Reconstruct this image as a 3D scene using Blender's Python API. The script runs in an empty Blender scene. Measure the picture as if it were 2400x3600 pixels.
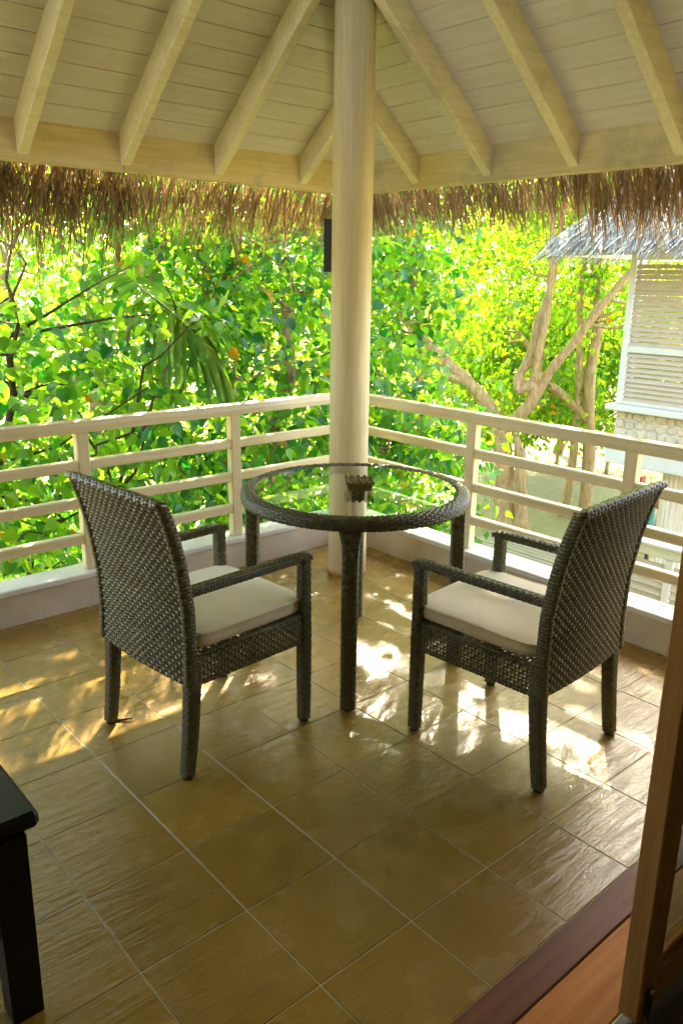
import bpy, math, random
import numpy as np
from mathutils import Vector, Matrix

random.seed(7)
rng = np.random.default_rng(11)
sc = bpy.context.scene
col = sc.collection
rad = math.radians

# ------------------------------------------------------------------ camera
CAM = np.array([-1.25889963, -2.04371203, 1.57377057])
PITCH, YAW, ROLL = .28412014, .71966201, .01379492
FOC = 2819.95 / 3600.0


def cam_rows():
    cy, sy, cp, sp = math.cos(YAW), math.sin(YAW), math.cos(PITCH), math.sin(PITCH)
    fwd = np.array([sy * cp, cy * cp, -sp])
    right = np.array([cy, -sy, 0.0])
    up = np.cross(right, fwd)
    cr, sr = math.cos(ROLL), math.sin(ROLL)
    return cr * right + sr * up, -sr * right + cr * up, fwd


_r, _u, _f = cam_rows()
cd = bpy.data.cameras.new('camera')
cam = bpy.data.objects.new('camera', cd)
col.objects.link(cam)
m = Matrix.Identity(4)
for i in range(3):
    m[i][0], m[i][1], m[i][2], m[i][3] = _r[i], _u[i], -_f[i], CAM[i]
cam.matrix_world = m
cd.sensor_fit = 'VERTICAL'
cd.sensor_height = 36.0
cd.sensor_width = 24.0
cd.lens = FOC * 36.0
cd.clip_start = 0.02
cd.clip_end = 2000
sc.camera = cam

# ------------------------------------------------------------------ light
SUN_AZ, SUN_EL = 0.86, rad(38)
w = bpy.data.worlds.new('World')
sc.world = w
w.use_nodes = True
wn = w.node_tree
wn.nodes.clear()
wo = wn.nodes.new('ShaderNodeOutputWorld')
bg = wn.nodes.new('ShaderNodeBackground')
sky = wn.nodes.new('ShaderNodeTexSky')
sky.sky_type = 'NISHITA'
sky.sun_disc = False
sky.sun_elevation = SUN_EL
sky.sun_rotation = SUN_AZ
sky.air_density = 1.0
sky.dust_density = 3.0
sky.ozone_density = 0.4
bg.inputs['Strength'].default_value = 0.15
wn.links.new(sky.outputs[0], bg.inputs[0])
wn.links.new(bg.outputs[0], wo.inputs[0])
sd = bpy.data.lights.new('sun', 'SUN')
sd.energy = 5.0
sd.angle = rad(0.53)
sd.color = (1.0, 0.90, 0.70)
so = bpy.data.objects.new('sun', sd)
col.objects.link(so)
sdir = Vector((math.sin(SUN_AZ) * math.cos(SUN_EL), math.cos(SUN_AZ) * math.cos(SUN_EL), math.sin(SUN_EL)))
so.rotation_euler = sdir.to_track_quat('Z', 'Y').to_euler()
so.location = (6, 7, 12)
sc.view_settings.view_transform = 'Standard'
sc.view_settings.look = 'None'
sc.view_settings.gamma = 1.0
sc.view_settings.use_curve_mapping = False
sc.view_settings.exposure = 4.05
cy = sc.cycles
cy.use_denoising = True
cy.max_bounces = 9
cy.diffuse_bounces = 6
cy.glossy_bounces = 4
cy.transmission_bounces = 6
cy.transparent_max_bounces = 12
cy.sample_clamp_indirect = 6.0
cy.caustics_reflective = False
cy.caustics_refractive = False

# ------------------------------------------------------------------ materials


class NT:
    def __init__(s, name):
        s.m = bpy.data.materials.new(name)
        s.m.use_nodes = True
        s.t = s.m.node_tree
        s.t.nodes.clear()
        s.out = s.n('ShaderNodeOutputMaterial')

    def n(s, typ, **kw):
        x = s.t.nodes.new(typ)
        for k, v in kw.items():
            setattr(x, k, v)
        return x

    def l(s, a, b):
        s.t.links.new(a, b)

    def coord(s, kind='Object', scale=(1, 1, 1), rot=(0, 0, 0), rnd=0.0):
        tc = s.n('ShaderNodeTexCoord')
        mp = s.n('ShaderNodeMapping')
        mp.inputs['Scale'].default_value = scale
        mp.inputs['Rotation'].default_value = rot
        src = tc.outputs[kind]
        if rnd:
            oi = s.n('ShaderNodeObjectInfo')
            mu = s.n('ShaderNodeVectorMath', operation='MULTIPLY_ADD')
            cx = s.n('ShaderNodeCombineXYZ')
            ml = s.n('ShaderNodeMath', operation='MULTIPLY')
            ml.inputs[1].default_value = 137.0 * rnd
            s.l(oi.outputs['Random'], ml.inputs[0])
            s.l(ml.outputs[0], cx.inputs[0])
            s.l(oi.outputs['Random'], cx.inputs[1])
            s.l(ml.outputs[0], cx.inputs[2])
            mu = s.n('ShaderNodeVectorMath', operation='ADD')
            s.l(src, mu.inputs[0])
            s.l(cx.outputs[0], mu.inputs[1])
            src = mu.outputs[0]
        s.l(src, mp.inputs[0])
        return mp.outputs[0]

    def noise(s, vec, scale, detail=4, rough=.55, dist=0.0):
        x = s.n('ShaderNodeTexNoise')
        x.inputs['Scale'].default_value = scale
        x.inputs['Detail'].default_value = detail
        x.inputs['Roughness'].default_value = rough
        x.inputs['Distortion'].default_value = dist
        if vec is not None:
            s.l(vec, x.inputs['Vector'])
        return x.outputs['Fac']

    def ramp(s, fac, stops):
        x = s.n('ShaderNodeValToRGB')
        e = x.color_ramp.elements
        while len(e) < len(stops):
            e.new(.5)
        for k, (p, c) in enumerate(stops):
            e[k].position = p
            e[k].color = (*c, 1) if len(c) == 3 else c
        s.l(fac, x.inputs[0])
        return x.outputs[0]

    def mix(s, fac, a, b, mode='MIX'):
        x = s.n('ShaderNodeMix', data_type='RGBA', blend_type=mode)
        for sock, v in ((x.inputs[0], fac), (x.inputs[6], a), (x.inputs[7], b)):
            if isinstance(v, (int, float)):
                sock.default_value = v
            elif isinstance(v, tuple):
                sock.default_value = (*v, 1)
            else:
                s.l(v, sock)
        return x.outputs[2]

    def bump(s, h, strength, dist=.01):
        x = s.n('ShaderNodeBump')
        x.inputs['Strength'].default_value = strength
        x.inputs['Distance'].default_value = dist
        s.l(h, x.inputs['Height'])
        return x.outputs[0]

    def bsdf(s, colr, rough=.6, spec=.5, normal=None, **kw):
        x = s.n('ShaderNodeBsdfPrincipled')
        if isinstance(colr, tuple):
            x.inputs['Base Color'].default_value = (*colr, 1)
        else:
            s.l(colr, x.inputs['Base Color'])
        if isinstance(rough, (int, float)):
            x.inputs['Roughness'].default_value = rough
        else:
            s.l(rough, x.inputs['Roughness'])
        x.inputs['Specular IOR Level'].default_value = spec
        for k, v in kw.items():
            x.inputs[k].default_value = v
        if normal is not None:
            s.l(normal, x.inputs['Normal'])
        return x.outputs[0]

    def done(s, sh):
        s.l(sh, s.out.inputs[0])
        return s.m


M = {}


def wood(name, c0, c1, rough=.55, axis=0, stain=None, bumpst=.15, scale=1.0, rnd=1.0, spec=.4):
    t = NT(name)
    st = [22, 22, 22]
    st[axis] = 1.2
    v = t.coord('Object', scale=tuple(q * scale for q in st), rnd=rnd)
    f = t.noise(v, 2.2, 5, .6, .4)
    c = t.ramp(f, [(.3, c0), (.7, c1)])
    if stain:
        v2 = t.coord('Object', scale=(1, 1, 1), rnd=rnd)
        f2 = t.noise(v2, 5, 5, .65)
        msk = t.ramp(f2, [(.52, (0, 0, 0)), (.68, (.7, .7, .7))])
        c = t.mix(msk, c, stain)
    M[name] = t.done(t.bsdf(c, rough, spec, t.bump(f, bumpst, .004)))


wood('roof_wood_x', (.56, .42, .17), (.70, .56, .29), axis=0, stain=(.38, .33, .22))
wood('roof_wood_y', (.52, .41, .18), (.64, .52, .28), axis=1, stain=(.34, .31, .20))
wood('rafter_wood', (.60, .50, .28), (.72, .62, .40), axis=0, stain=(.46, .38, .22))
wood('plank_x', (.52, .46, .375), (.60, .54, .455), axis=0, stain=(.52, .43, .31), scale=.8)
wood('plank_y', (.52, .46, .375), (.60, .54, .455), axis=1, stain=(.52, .43, .31), scale=.8)
wood('column_paint', (.60, .47, .24), (.74, .61, .36), axis=2, rough=.5, bumpst=.08)
wood('rail_x', (.64, .52, .29), (.75, .63, .38), axis=0, rough=.45, bumpst=.06)
wood('rail_y', (.64, .52, .29), (.75, .63, .38), axis=1, rough=.45, bumpst=.06)
wood('rail_z', (.64, .52, .29), (.75, .63, .38), axis=2, rough=.45, bumpst=.06)
wood('threshold_wood', (.11, .034, .010), (.20, .07, .022), axis=0, rough=.55, spec=.25)
wood('track_wood', (.38, .135, .018), (.56, .24, .04), axis=0, rough=.6, spec=.2)
wood('room_floor_wood', (.03, .015, .008), (.07, .035, .018), axis=0, rough=.4)
wood('door_wood', (.26, .13, .032), (.36, .19, .055), axis=2, rough=.5, spec=.25)
wood('black_wood', (.004, .0035, .003), (.009, .008, .007), axis=1, rough=.45, spec=.2)
wood('deck_wood', (.15, .125, .08), (.25, .21, .14), axis=1, rough=.7)
wood('teak', (.30, .11, .025), (.48, .20, .05), axis=1, rough=.5)
wood('stripe_wood', (.45, .38, .27), (.62, .55, .42), axis=2, rough=.6)


def plain(name, c, rough=.6, var=.12, scale=8, bumpst=.1, spec=.4):
    t = NT(name)
    v = t.coord('Object')
    f = t.noise(v, scale, 6, .6)
    a = tuple(x * (1 - var) for x in c)
    b = tuple(min(1, x * (1 + var)) for x in c)
    M[name] = t.done(t.bsdf(t.ramp(f, [(.3, a), (.7, b)]), rough, spec, t.bump(f, bumpst, .003)))


plain('kerb_concrete', (.55, .45, .31), .7, .16, 5, .25)
plain('sill_paint', (.66, .62, .54), .35, .10, 6, .12)
plain('grout', (.44, .38, .20), .8, .15, 20)
plain('room_wall_paint', (.46, .38, .25), .8)
plain('white_paint', (.74, .76, .74), .5, .05, 4, .05)
plain('blue_white', (.50, .48, .42), .5, .05, 4, .05)
plain('shutter_paint', (.38, .32, .225), .5, .06, 6, .05)
plain('coral_stone', (.46, .38, .27), .85, .2, 14, .6)
plain('mortar', (.50, .45, .36), .9, .15, 20)
plain('lamp_metal', (.055, .055, .05), .5, .2, 60)
plain('teal_paint', (.02, .26, .27), .5)
plain('red_paint', (.35, .03, .02), .5)
plain('dark_metal', (.03, .028, .026), .35)
plain('rubber', (.012, .012, .012), .6)
plain('grey_flat', (.10, .07, .04), .8)


def mat_brass():
    t = NT('brass')
    M['brass'] = t.done(t.bsdf((.45, .30, .12), .3, .5, None, Metallic=1.0))


mat_brass()


def mat_tile():
    t = NT('slate_tile')
    oi = t.n('ShaderNodeObjectInfo')
    v = t.coord('Object', scale=(3.0, 24, 3), rot=(0, 0, .15), rnd=1.0)
    f = t.noise(v, 1.5, 6, .62, .9)
    v2 = t.coord('Object', scale=(1, 1, 1), rnd=.6)
    f2 = t.noise(v2, 9, 2, .5)
    v3 = t.coord('Object', scale=(1, 1.7, 1), rot=(0, 0, .15), rnd=1.0)
    f3 = t.noise(v3, 34, 5, .65, .8)
    c = t.ramp(f2, [(.3, (.250, .146, .020)), (.7, (.285, .172, .026))])
    rr = t.ramp(oi.outputs['Random'], [(0, (.90, .90, .90)), (1, (1.10, 1.08, 1.03))])
    c = t.mix(1.0, c, rr, 'MULTIPLY')
    hb = t.n('ShaderNodeMath', operation='MULTIPLY_ADD')
    t.l(f3, hb.inputs[0])
    hb.inputs[1].default_value = .18
    t.l(f, hb.inputs[2])
    rg = t.ramp(f2, [(.3, (.20, .20, .20)), (.75, (.32, .32, .32))])
    M['slate_tile'] = t.done(t.bsdf(c, rg, .5, t.bump(hb.outputs[0], .5, .007)))


mat_tile()


def mat_wicker():
    t = NT('wicker')
    g = t.n('ShaderNodeNewGeometry')
    f = t.noise(t.coord('Object', scale=(1, 1, 1)), 60, 3)
    c = t.ramp(f, [(.3, (.062, .054, .018)), (.7, (.145, .128, .052))])
    M['wicker'] = t.done(t.bsdf(c, .34, .55))
    t = NT('wicker_core')
    M['wicker_core'] = t.done(t.bsdf((.012, .011, .009), .6, .3))


mat_wicker()


def mat_cloth():
    t = NT('cushion_cloth')
    v = t.coord('Object')
    f = t.noise(v, 6, 3)
    f2 = t.noise(v, 300, 2)
    c = t.ramp(f, [(.3, (.74, .62, .39)), (.7, (.82, .71, .48))])
    M['cushion_cloth'] = t.done(t.bsdf(c, .85, .2, t.bump(f2, .12, .002), **{'Sheen Weight': .2}))


mat_cloth()


def mat_glass(name, tint, refl=1.0):
    t = NT(name)
    tr = t.n('ShaderNodeBsdfTransparent')
    tr.inputs[0].default_value = (*tint, 1)
    gl = t.n('ShaderNodeBsdfGlossy')
    gl.inputs['Roughness'].default_value = 0.0
    fr = t.n('ShaderNodeFresnel')
    fr.inputs[0].default_value = 1.5
    mx = t.n('ShaderNodeMixShader')
    ge = t.n('ShaderNodeNewGeometry')
    inv = t.n('ShaderNodeMath', operation='SUBTRACT')
    inv.inputs[0].default_value = 1.0
    t.l(ge.outputs['Backfacing'], inv.inputs[1])
    mu = t.n('ShaderNodeMath', operation='MULTIPLY')
    t.l(fr.outputs[0], mu.inputs[0])
    t.l(inv.outputs[0], mu.inputs[1])
    m2 = t.n('ShaderNodeMath', operation='MULTIPLY', use_clamp=True)
    m2.inputs[1].default_value = 2.3
    t.l(mu.outputs[0], m2.inputs[0])
    t.l(m2.outputs[0], mx.inputs[0])
    t.l(tr.outputs[0], mx.inputs[1])
    t.l(gl.outputs[0], mx.inputs[2])
    M[name] = t.done(mx.outputs[0])


mat_glass('table_glass_mat', (.86, .94, .88))
mat_glass('door_glass_mat', (.80, .90, .86))


def mat_leaf(name, d0, d1, tr0, tr1, transl=.55, gloss=.5, rough=.38, odd=None):
    t = NT(name)
    at = t.n('ShaderNodeAttribute', attribute_name='rnd')
    fac = at.outputs['Fac']
    st = [(0, d0), (.93, d1)]
    s2 = [(0, tr0), (.93, tr1)]
    if odd:
        st += [(.984, d1), (.992, odd)]
        s2 += [(.984, tr1), (.992, odd)]
    dc = t.ramp(fac, st)
    tc = t.ramp(fac, s2)
    p = t.bsdf(dc, rough, gloss)
    ts = t.n('ShaderNodeBsdfTranslucent')
    t.l(tc, ts.inputs[0])
    mx = t.n('ShaderNodeMixShader')
    mx.inputs[0].default_value = transl
    t.l(p, mx.inputs[1])
    t.l(ts.outputs[0], mx.inputs[2])
    M[name] = t.done(mx.outputs[0])


mat_leaf('leaf_near', (.010, .075, .016), (.050, .18, .022), (.020, .26, .012), (.50, .78, .012), .55, .5, .36, (.55, .25, .01))
mat_leaf('leaf_far', (.025, .10, .008), (.08, .18, .012), (.14, .42, .008), (.56, .72, .010), .6, .4, .42, (.60, .28, .01))
mat_leaf('leaf_palm', (.04, .11, .02), (.09, .17, .03), (.14, .36, .03), (.38, .55, .05), .4, .5, .35)
mat_leaf('thatch_straw', (.13, .075, .030), (.36, .24, .11), (.18, .10, .03), (.36, .22, .08), .2, .25, .6)
mat_leaf('thatch_grey', (.13, .11, .09), (.42, .38, .31), (.2, .18, .15), (.35, .3, .22), .12, .3, .6)
mat_leaf('dry_leaf', (.30, .20, .06), (.50, .42, .20), (.4, .25, .05), (.5, .4, .15), .2, .2, .7)


def mat_bark(name, c0, c1, sc_=6):
    t = NT(name)
    v = t.coord('Object', scale=(3, 3, .8))
    f = t.noise(v, sc_, 6, .65, .5)
    c = t.ramp(f, [(.3, c0), (.7, c1)])
    M[name] = t.done(t.bsdf(c, .85, .2, t.bump(f, .9, .06)))


mat_bark('bark', (.25, .155, .06), (.56, .38, .18))
mat_bark('bark_dark', (.06, .04, .022), (.15, .10, .05))


def mat_palm_bark():
    t = NT('palm_bark')
    v = t.coord('Object', scale=(1, 1, 14))
    f = t.noise(v, 2.0, 5, .7)
    c = t.ramp(f, [(.35, (.05, .03, .012)), (.65, (.22, .14, .05))])
    M['palm_bark'] = t.done(t.bsdf(c, .85, .2, t.bump(f, .8, .02)))


mat_palm_bark()


def mat_sand():
    t = NT('sand')
    v = t.coord('Object')
    f = t.noise(v, .35, 6, .6)
    f2 = t.noise(v, 9, 6, .7)
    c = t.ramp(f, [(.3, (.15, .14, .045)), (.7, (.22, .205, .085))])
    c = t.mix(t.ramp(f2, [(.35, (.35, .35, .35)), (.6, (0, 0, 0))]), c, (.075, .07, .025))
    M['sand'] = t.done(t.bsdf(c, .9, .2, t.bump(f2, .5, .03)))


mat_sand()

# ------------------------------------------------------------------ mesh helpers


class MB:
    """collects primitives, builds ONE mesh object"""

    def __init__(s):
        s.v = []
        s.f = []
        s.n = 0
        s.smooth = []

    def add(s, verts, faces, smooth=False):
        s.v.append(np.asarray(verts, float).reshape(-1, 3))
        s.f += [[i + s.n for i in f] for f in faces]
        s.smooth += [smooth] * len(faces)
        s.n += len(s.v[-1])

    def box(s, lo, hi, ch=0.0):
        x0, y0, z0 = lo
        x1, y1, z1 = hi
        if ch <= 0:
            s.add([(x0, y0, z0), (x1, y0, z0), (x1, y1, z0), (x0, y1, z0), (x0, y0, z1), (x1, y0, z1), (x1, y1, z1), (x0, y1, z1)],
                  [(0, 3, 2, 1), (4, 5, 6, 7), (0, 1, 5, 4), (1, 2, 6, 5), (2, 3, 7, 6), (3, 0, 4, 7)])
            return
        c = ch
        # chamfered box: 24 verts
        V = []
        for sx, X, ox in ((0, x0, c), (1, x1, -c)):
            for sy, Y, oy in ((0, y0, c), (1, y1, -c)):
                for sz, Z, oz in ((0, z0, c), (1, z1, -c)):
                    V += [(X, Y + oy, Z + oz), (X + ox, Y, Z + oz), (X + ox, Y + oy, Z)]
        def i(a, b, d, k): return (a * 4 + b * 2 + d) * 3 + k
        F = [(i(0, 0, 0, 0), i(0, 0, 1, 0), i(0, 1, 1, 0), i(0, 1, 0, 0)), (i(1, 0, 0, 0), i(1, 1, 0, 0), i(1, 1, 1, 0), i(1, 0, 1, 0)),
             (i(0, 0, 0, 1), i(1, 0, 0, 1), i(1, 0, 1, 1), i(0, 0, 1, 1)), (i(0, 1, 0, 1), i(0, 1, 1, 1), i(1, 1, 1, 1), i(1, 1, 0, 1)),
             (i(0, 0, 0, 2), i(0, 1, 0, 2), i(1, 1, 0, 2), i(1, 0, 0, 2)), (i(0, 0, 1, 2), i(1, 0, 1, 2), i(1, 1, 1, 2), i(0, 1, 1, 2))]
        for a in (0, 1):
            for b in (0, 1):
                F.append((i(a, b, 0, 0), i(a, b, 0, 1), i(a, b, 1, 1), i(a, b, 1, 0)))
                F.append((i(a, 0, b, 0), i(a, 0, b, 2), i(a, 1, b, 2), i(a, 1, b, 0)))
                F.append((i(0, a, b, 1), i(0, a, b, 2), i(1, a, b, 2), i(1, a, b, 1)))
                for d in (0, 1):
                    F.append((i(a, b, d, 0), i(a, b, d, 1), i(a, b, d, 2)))
        s.add(V, F)

    def tube(s, pts, rads, n=8, caps=True, smooth=True):
        pts = np.asarray(pts, float)
        k = len(pts)
        if np.isscalar(rads):
            rads = [rads] * k
        tan = np.gradient(pts, axis=0)
        tan /= np.linalg.norm(tan, axis=1)[:, None] + 1e-12
        ref = np.array([0, 0, 1.0]) if abs(tan[0][2]) < .9 else np.array([1.0, 0, 0])
        V = []
        a = np.linspace(0, 2 * np.pi, n, endpoint=False)
        for p, t, r in zip(pts, tan, rads):
            u = np.cross(t, ref)
            u /= np.linalg.norm(u) + 1e-12
            vv = np.cross(t, u)
            ref = np.cross(u, t)
            V.append(p + r * (np.cos(a)[:, None] * u + np.sin(a)[:, None] * vv))
        F = []
        for j in range(k - 1):
            for i in range(n):
                F.append((j * n + i, j * n + (i + 1) % n, (j + 1) * n + (i + 1) % n, (j + 1) * n + i))
        if caps:
            F.append(tuple(range(n))[::-1])
            F.append(tuple((k - 1) * n + i for i in range(n)))
        s.add(np.concatenate(V), F, smooth)

    def lathe(s, prof, n=32, center=(0, 0), smooth=True, close=False):
        V = []
        a = np.linspace(0, 2 * np.pi, n, endpoint=False)
        for r, z in prof:
            V.append(np.c_[center[0] + r * np.cos(a), center[1] + r * np.sin(a), np.full(n, z)])
        k = len(prof)
        F = []
        for j in range(k if close else k - 1):
            j2 = (j + 1) % k
            for i in range(n):
                F.append((j * n + i, j * n + (i + 1) % n, j2 * n + (i + 1) % n, j2 * n + i))
        if not close:
            F.append(tuple(range(n))[::-1])
            F.append(tuple((k - 1) * n + i for i in range(n)))
        s.add(np.concatenate(V), F, smooth)

    def prism(s, poly, axis, a, b):
        """poly: list of 2D points in the two other axes (cyclic order), extruded along axis"""
        def mk(p, d):
            q = list(p)
            q.insert(axis, d)
            return q
        n = len(poly)
        V = [mk(p, a) for p in poly] + [mk(p, b) for p in poly]
        F = [tuple(range(n))[::-1], tuple(range(n, 2 * n))] + [(i, (i + 1) % n, n + (i + 1) % n, n + i) for i in range(n)]
        s.add(V, F)

    def mesh(s, name, mat):
        me = bpy.data.meshes.new(name)
        v = np.concatenate(s.v) if s.v else np.zeros((0, 3))
        me.from_pydata(v.tolist(), [], s.f)
        me.polygons.foreach_set('use_smooth', s.smooth)
        me.materials.append(M[mat])
        me.update()
        return me

    def build(s, name, mat, parent=None, fixn=True):
        me = s.mesh(name, mat)
        if fixn:
            import bmesh
            b = bmesh.new()
            b.from_mesh(me)
            bmesh.ops.recalc_face_normals(b, faces=b.faces)
            b.to_mesh(me)
            b.free()
        return link(name, me, parent)


def link(name, me, parent=None, loc=None):
    o = bpy.data.objects.new(name, me)
    col.objects.link(o)
    if parent is not None:
        o.parent = parent
    if loc is not None:
        o.location = loc
    return o


def localise(o, parent_world_inv):
    """mesh was written in world metres; move it to its parent's frame"""
    o.matrix_parent_inverse = parent_world_inv
    return o


def thing(name, label, cat, loc=(0, 0, 0), rz=0.0, group=None):
    o = bpy.data.objects.new(name, None)
    o.empty_display_size = .1
    col.objects.link(o)
    o.location = loc
    o.rotation_euler = (0, 0, rz)
    o['label'] = label
    o['category'] = cat
    if group:
        o['group'] = group
    bpy.context.view_layer.update()
    return o


def part(mb, name, mat, th, fixn=True):
    """mb in world coordinates -> child of thing th"""
    o = mb.build(name, mat, th, fixn)
    r = th
    o.matrix_parent_inverse = r.matrix_world.inverted()
    return o


def subpart(mb, name, mat, parent, fixn=True):
    o = mb.build(name, mat, parent, fixn)
    bpy.context.view_layer.update()
    o.matrix_parent_inverse = parent.matrix_world.inverted()
    return o


def tag(o, label=None, cat=None, group=None, kind=None):
    for k, v in (('label', label), ('category', cat), ('group', group), ('kind', kind)):
        if v:
            o[k] = v
    return o


def copy_tree(o, parent=None):
    c = o.copy()
    col.objects.link(c)
    if parent is not None:
        c.parent = parent
        c.matrix_parent_inverse = o.matrix_parent_inverse.copy()
    for ch in list(o.children):
        copy_tree(ch, c)
    return c


def soup(name, V, F4, F3, rnd, mat, parent=None, smooth=True):
    """big mesh straight from numpy; rnd per vertex"""
    me = bpy.data.meshes.new(name)
    nv = len(V)
    n4, n3 = len(F4), len(F3)
    me.vertices.add(nv)
    me.vertices.foreach_set('co', np.ascontiguousarray(V, np.float32).ravel())
    me.loops.add(4 * n4 + 3 * n3)
    idx = np.concatenate([np.asarray(F4, np.int32).ravel(), np.asarray(F3, np.int32).ravel()]).astype(np.int32)
    me.loops.foreach_set('vertex_index', idx)
    me.polygons.add(n4 + n3)
    st = np.concatenate([np.arange(n4) * 4, 4 * n4 + np.arange(n3) * 3]).astype(np.int32)
    me.polygons.foreach_set('loop_start', st)
    me.polygons.foreach_set('use_smooth', np.full(n4 + n3, smooth))
    me.update(calc_edges=True)
    if rnd is not None:
        a = me.attributes.new('rnd', 'FLOAT', 'POINT')
        a.data.foreach_set('value', np.ascontiguousarray(rnd, np.float32))
    me.materials.append(M[mat])
    me.validate()
    o = bpy.data.objects.new(name, me)
    col.objects.link(o)
    if parent is not None:
        o.parent = parent
        o.matrix_parent_inverse = parent.matrix_world.inverted()
    return o


# weave ------------------------------------------------------------------

def weave(P, nu, nv, closed=False, amp=.0022, wv=.82, wu=.55, belly=.0012, mb=None, shift=.5, stakes=True):
    """P(u,v)->(pos(N,3), nrm(N,3)) vectorised, u,v in 0..1. Rows run along u."""
    mb = mb or MB()
    ns = nu * 2 + (0 if closed else 1)
    s_ = np.arange(ns) / 2.0
    for j in range(nv):
        v = (j + .5) / nv
        dv = wv * .5 / nv
        off = amp * np.cos(np.pi * (s_ + (j % 2)))
        rows = []
        for q, b in ((-1, -belly), (0, belly), (1, -belly)):
            p, n = P(s_ / nu, np.full(ns, v + q * dv))
            rows.append(p + n * (off + b)[:, None])
        V = np.stack(rows, 1).reshape(-1, 3)
        F = []
        for i in range(ns if closed else ns - 1):
            a, b_ = i * 3, ((i + 1) % ns) * 3
            F += [(a, b_, b_ + 1, a + 1), (a + 1, b_ + 1, b_ + 2, a + 2)]
        mb.add(V, F, True)
    if stakes:
        nsv = nv * 2 + 1
        t_ = np.arange(nsv) / 2.0
        for i in range(nu if closed else nu + 1):
            u = i / nu
            du = wu * .5 / nu
            # at row centre (t=j+.5) the stake sits opposite to the row
            off = -amp * .6 * np.cos(np.pi * (i + (np.floor(t_) % 2))) * (np.arange(nsv) % 2)
            rows = []
            for q, b in ((-1, -belly * .6), (0, belly * .6), (1, -belly * .6)):
                p, n = P(np.clip(np.full(nsv, u + q * du), 0, 1) if not closed else np.full(nsv, u + q * du), t_ / nv)
                rows.append(p + n * (off + b)[:, None])
            V = np.stack(rows, 1).reshape(-1, 3)
            F = []
            for k in range(nsv - 1):
                a, b_ = k * 3, (k + 1) * 3
                F += [(a, b_, b_ + 1, a + 1), (a + 1, b_ + 1, b_ + 2, a + 2)]
            mb.add(V, F, True)
    return mb


def rrect(u, hw, hd, r):
    """rounded rectangle loop, u in [0,1) -> x,y,nx,ny"""
    u = np.mod(u, 1.0)
    # superellipse approximated by direction mapping
    a = 2 * np.pi * u
    c, s = np.cos(a), np.sin(a)
    e = 5.0
    k = (np.abs(c) ** e + np.abs(s) ** e) ** (-1 / e)
    x, y = k * c * hw, k * s * hd
    nx, ny = np.sign(c) * np.abs(k * c) ** (e - 1) / hw, np.sign(s) * np.abs(k * s) ** (e - 1) / hd
    l = np.hypot(nx, ny)
    return x, y, nx / l, ny / l


def limb_weave(path, hw, hd, nrow, nst, mb, ax=None, ay=None, amp=.0018):
    """woven wrap round a straight/curved member. path: (k,3); rows run round it. ax, ay: cross axes"""
    path = np.asarray(path, float)
    k = len(path)
    hw = np.broadcast_to(hw, (k,))
    hd = np.broadcast_to(hd, (k,))
    tt = np.linspace(0, 1, k)
    ax = np.asarray(ax, float)
    ay = np.asarray(ay, float)

    def P(u, v):
        v = np.clip(v, 0, 1)
        c = np.stack([np.interp(v, tt, path[:, i]) for i in range(3)], 1)
        w_, d_ = np.interp(v, tt, hw), np.interp(v, tt, hd)
        x, y, nx, ny = rrect(u, 1.0, 1.0, .3)
        pos = c + (x * w_)[:, None] * ax + (y * d_)[:, None] * ay
        n = nx[:, None] * ax + ny[:, None] * ay
        return pos, n
    weave(P, nst, nrow, True, amp, .80, .5, .0013, mb)
    # dark core
    a = np.arange(12) / 12
    x, y, _, _ = rrect(a, 1, 1, .3)
    V = []
    for c, w_, d_ in zip(path, hw, hd):
        V.append(c + (x * (w_ - .0030))[:, None] * ax + (y * (d_ - .0030))[:, None] * ay)
    F = [(j * 12 + i, j * 12 + (i + 1) % 12, (j + 1) * 12 + (i + 1) % 12, (j + 1) * 12 + i) for j in range(k - 1) for i in range(12)]
    F += [tuple(range(12))[::-1], tuple((k - 1) * 12 + i for i in range(12))]
    mb.add(np.concatenate(V), F, True)
    return mb


# ================================================================== SETTING
GZ = -2.70


def ground():
    mb = MB()
    n = 60
    xs = np.concatenate([[-400, -120, -40], np.linspace(-15, 45, n), [80, 200, 600]])
    ys = np.concatenate([[-400, -120, -40], np.linspace(-15, 45, n), [80, 200, 600]])
    X_, Y_ = np.meshgrid(xs, ys)
    Z_ = GZ + .05 * np.sin(X_ * .9 + 1) * np.cos(Y_ * .7) + .03 * np.sin(X_ * 2.3) * np.sin(Y_ * 1.9)
    Z_[(np.abs(X_) > 46) | (np.abs(Y_) > 46)] = GZ
    k = len(xs)
    F = [(j * k + i, j * k + i + 1, (j + 1) * k + i + 1, (j + 1) * k + i) for j in range(k - 1) for i in range(k - 1)]
    mb.add(np.c_[X_.ravel(), Y_.ravel(), Z_.ravel()], F, True)
    tag(mb.build('ground', 'sand'), kind='structure')


ground()

# balcony floor ---------------------------------------------------------
TX0, TY0 = -.01, -.611
XK, YK = 1.93, 1.53          # inner kerb faces
YT = -1.172                  # threshold edge
XW = -2.60                   # left end wall, out of view, added to darken that side


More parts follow.
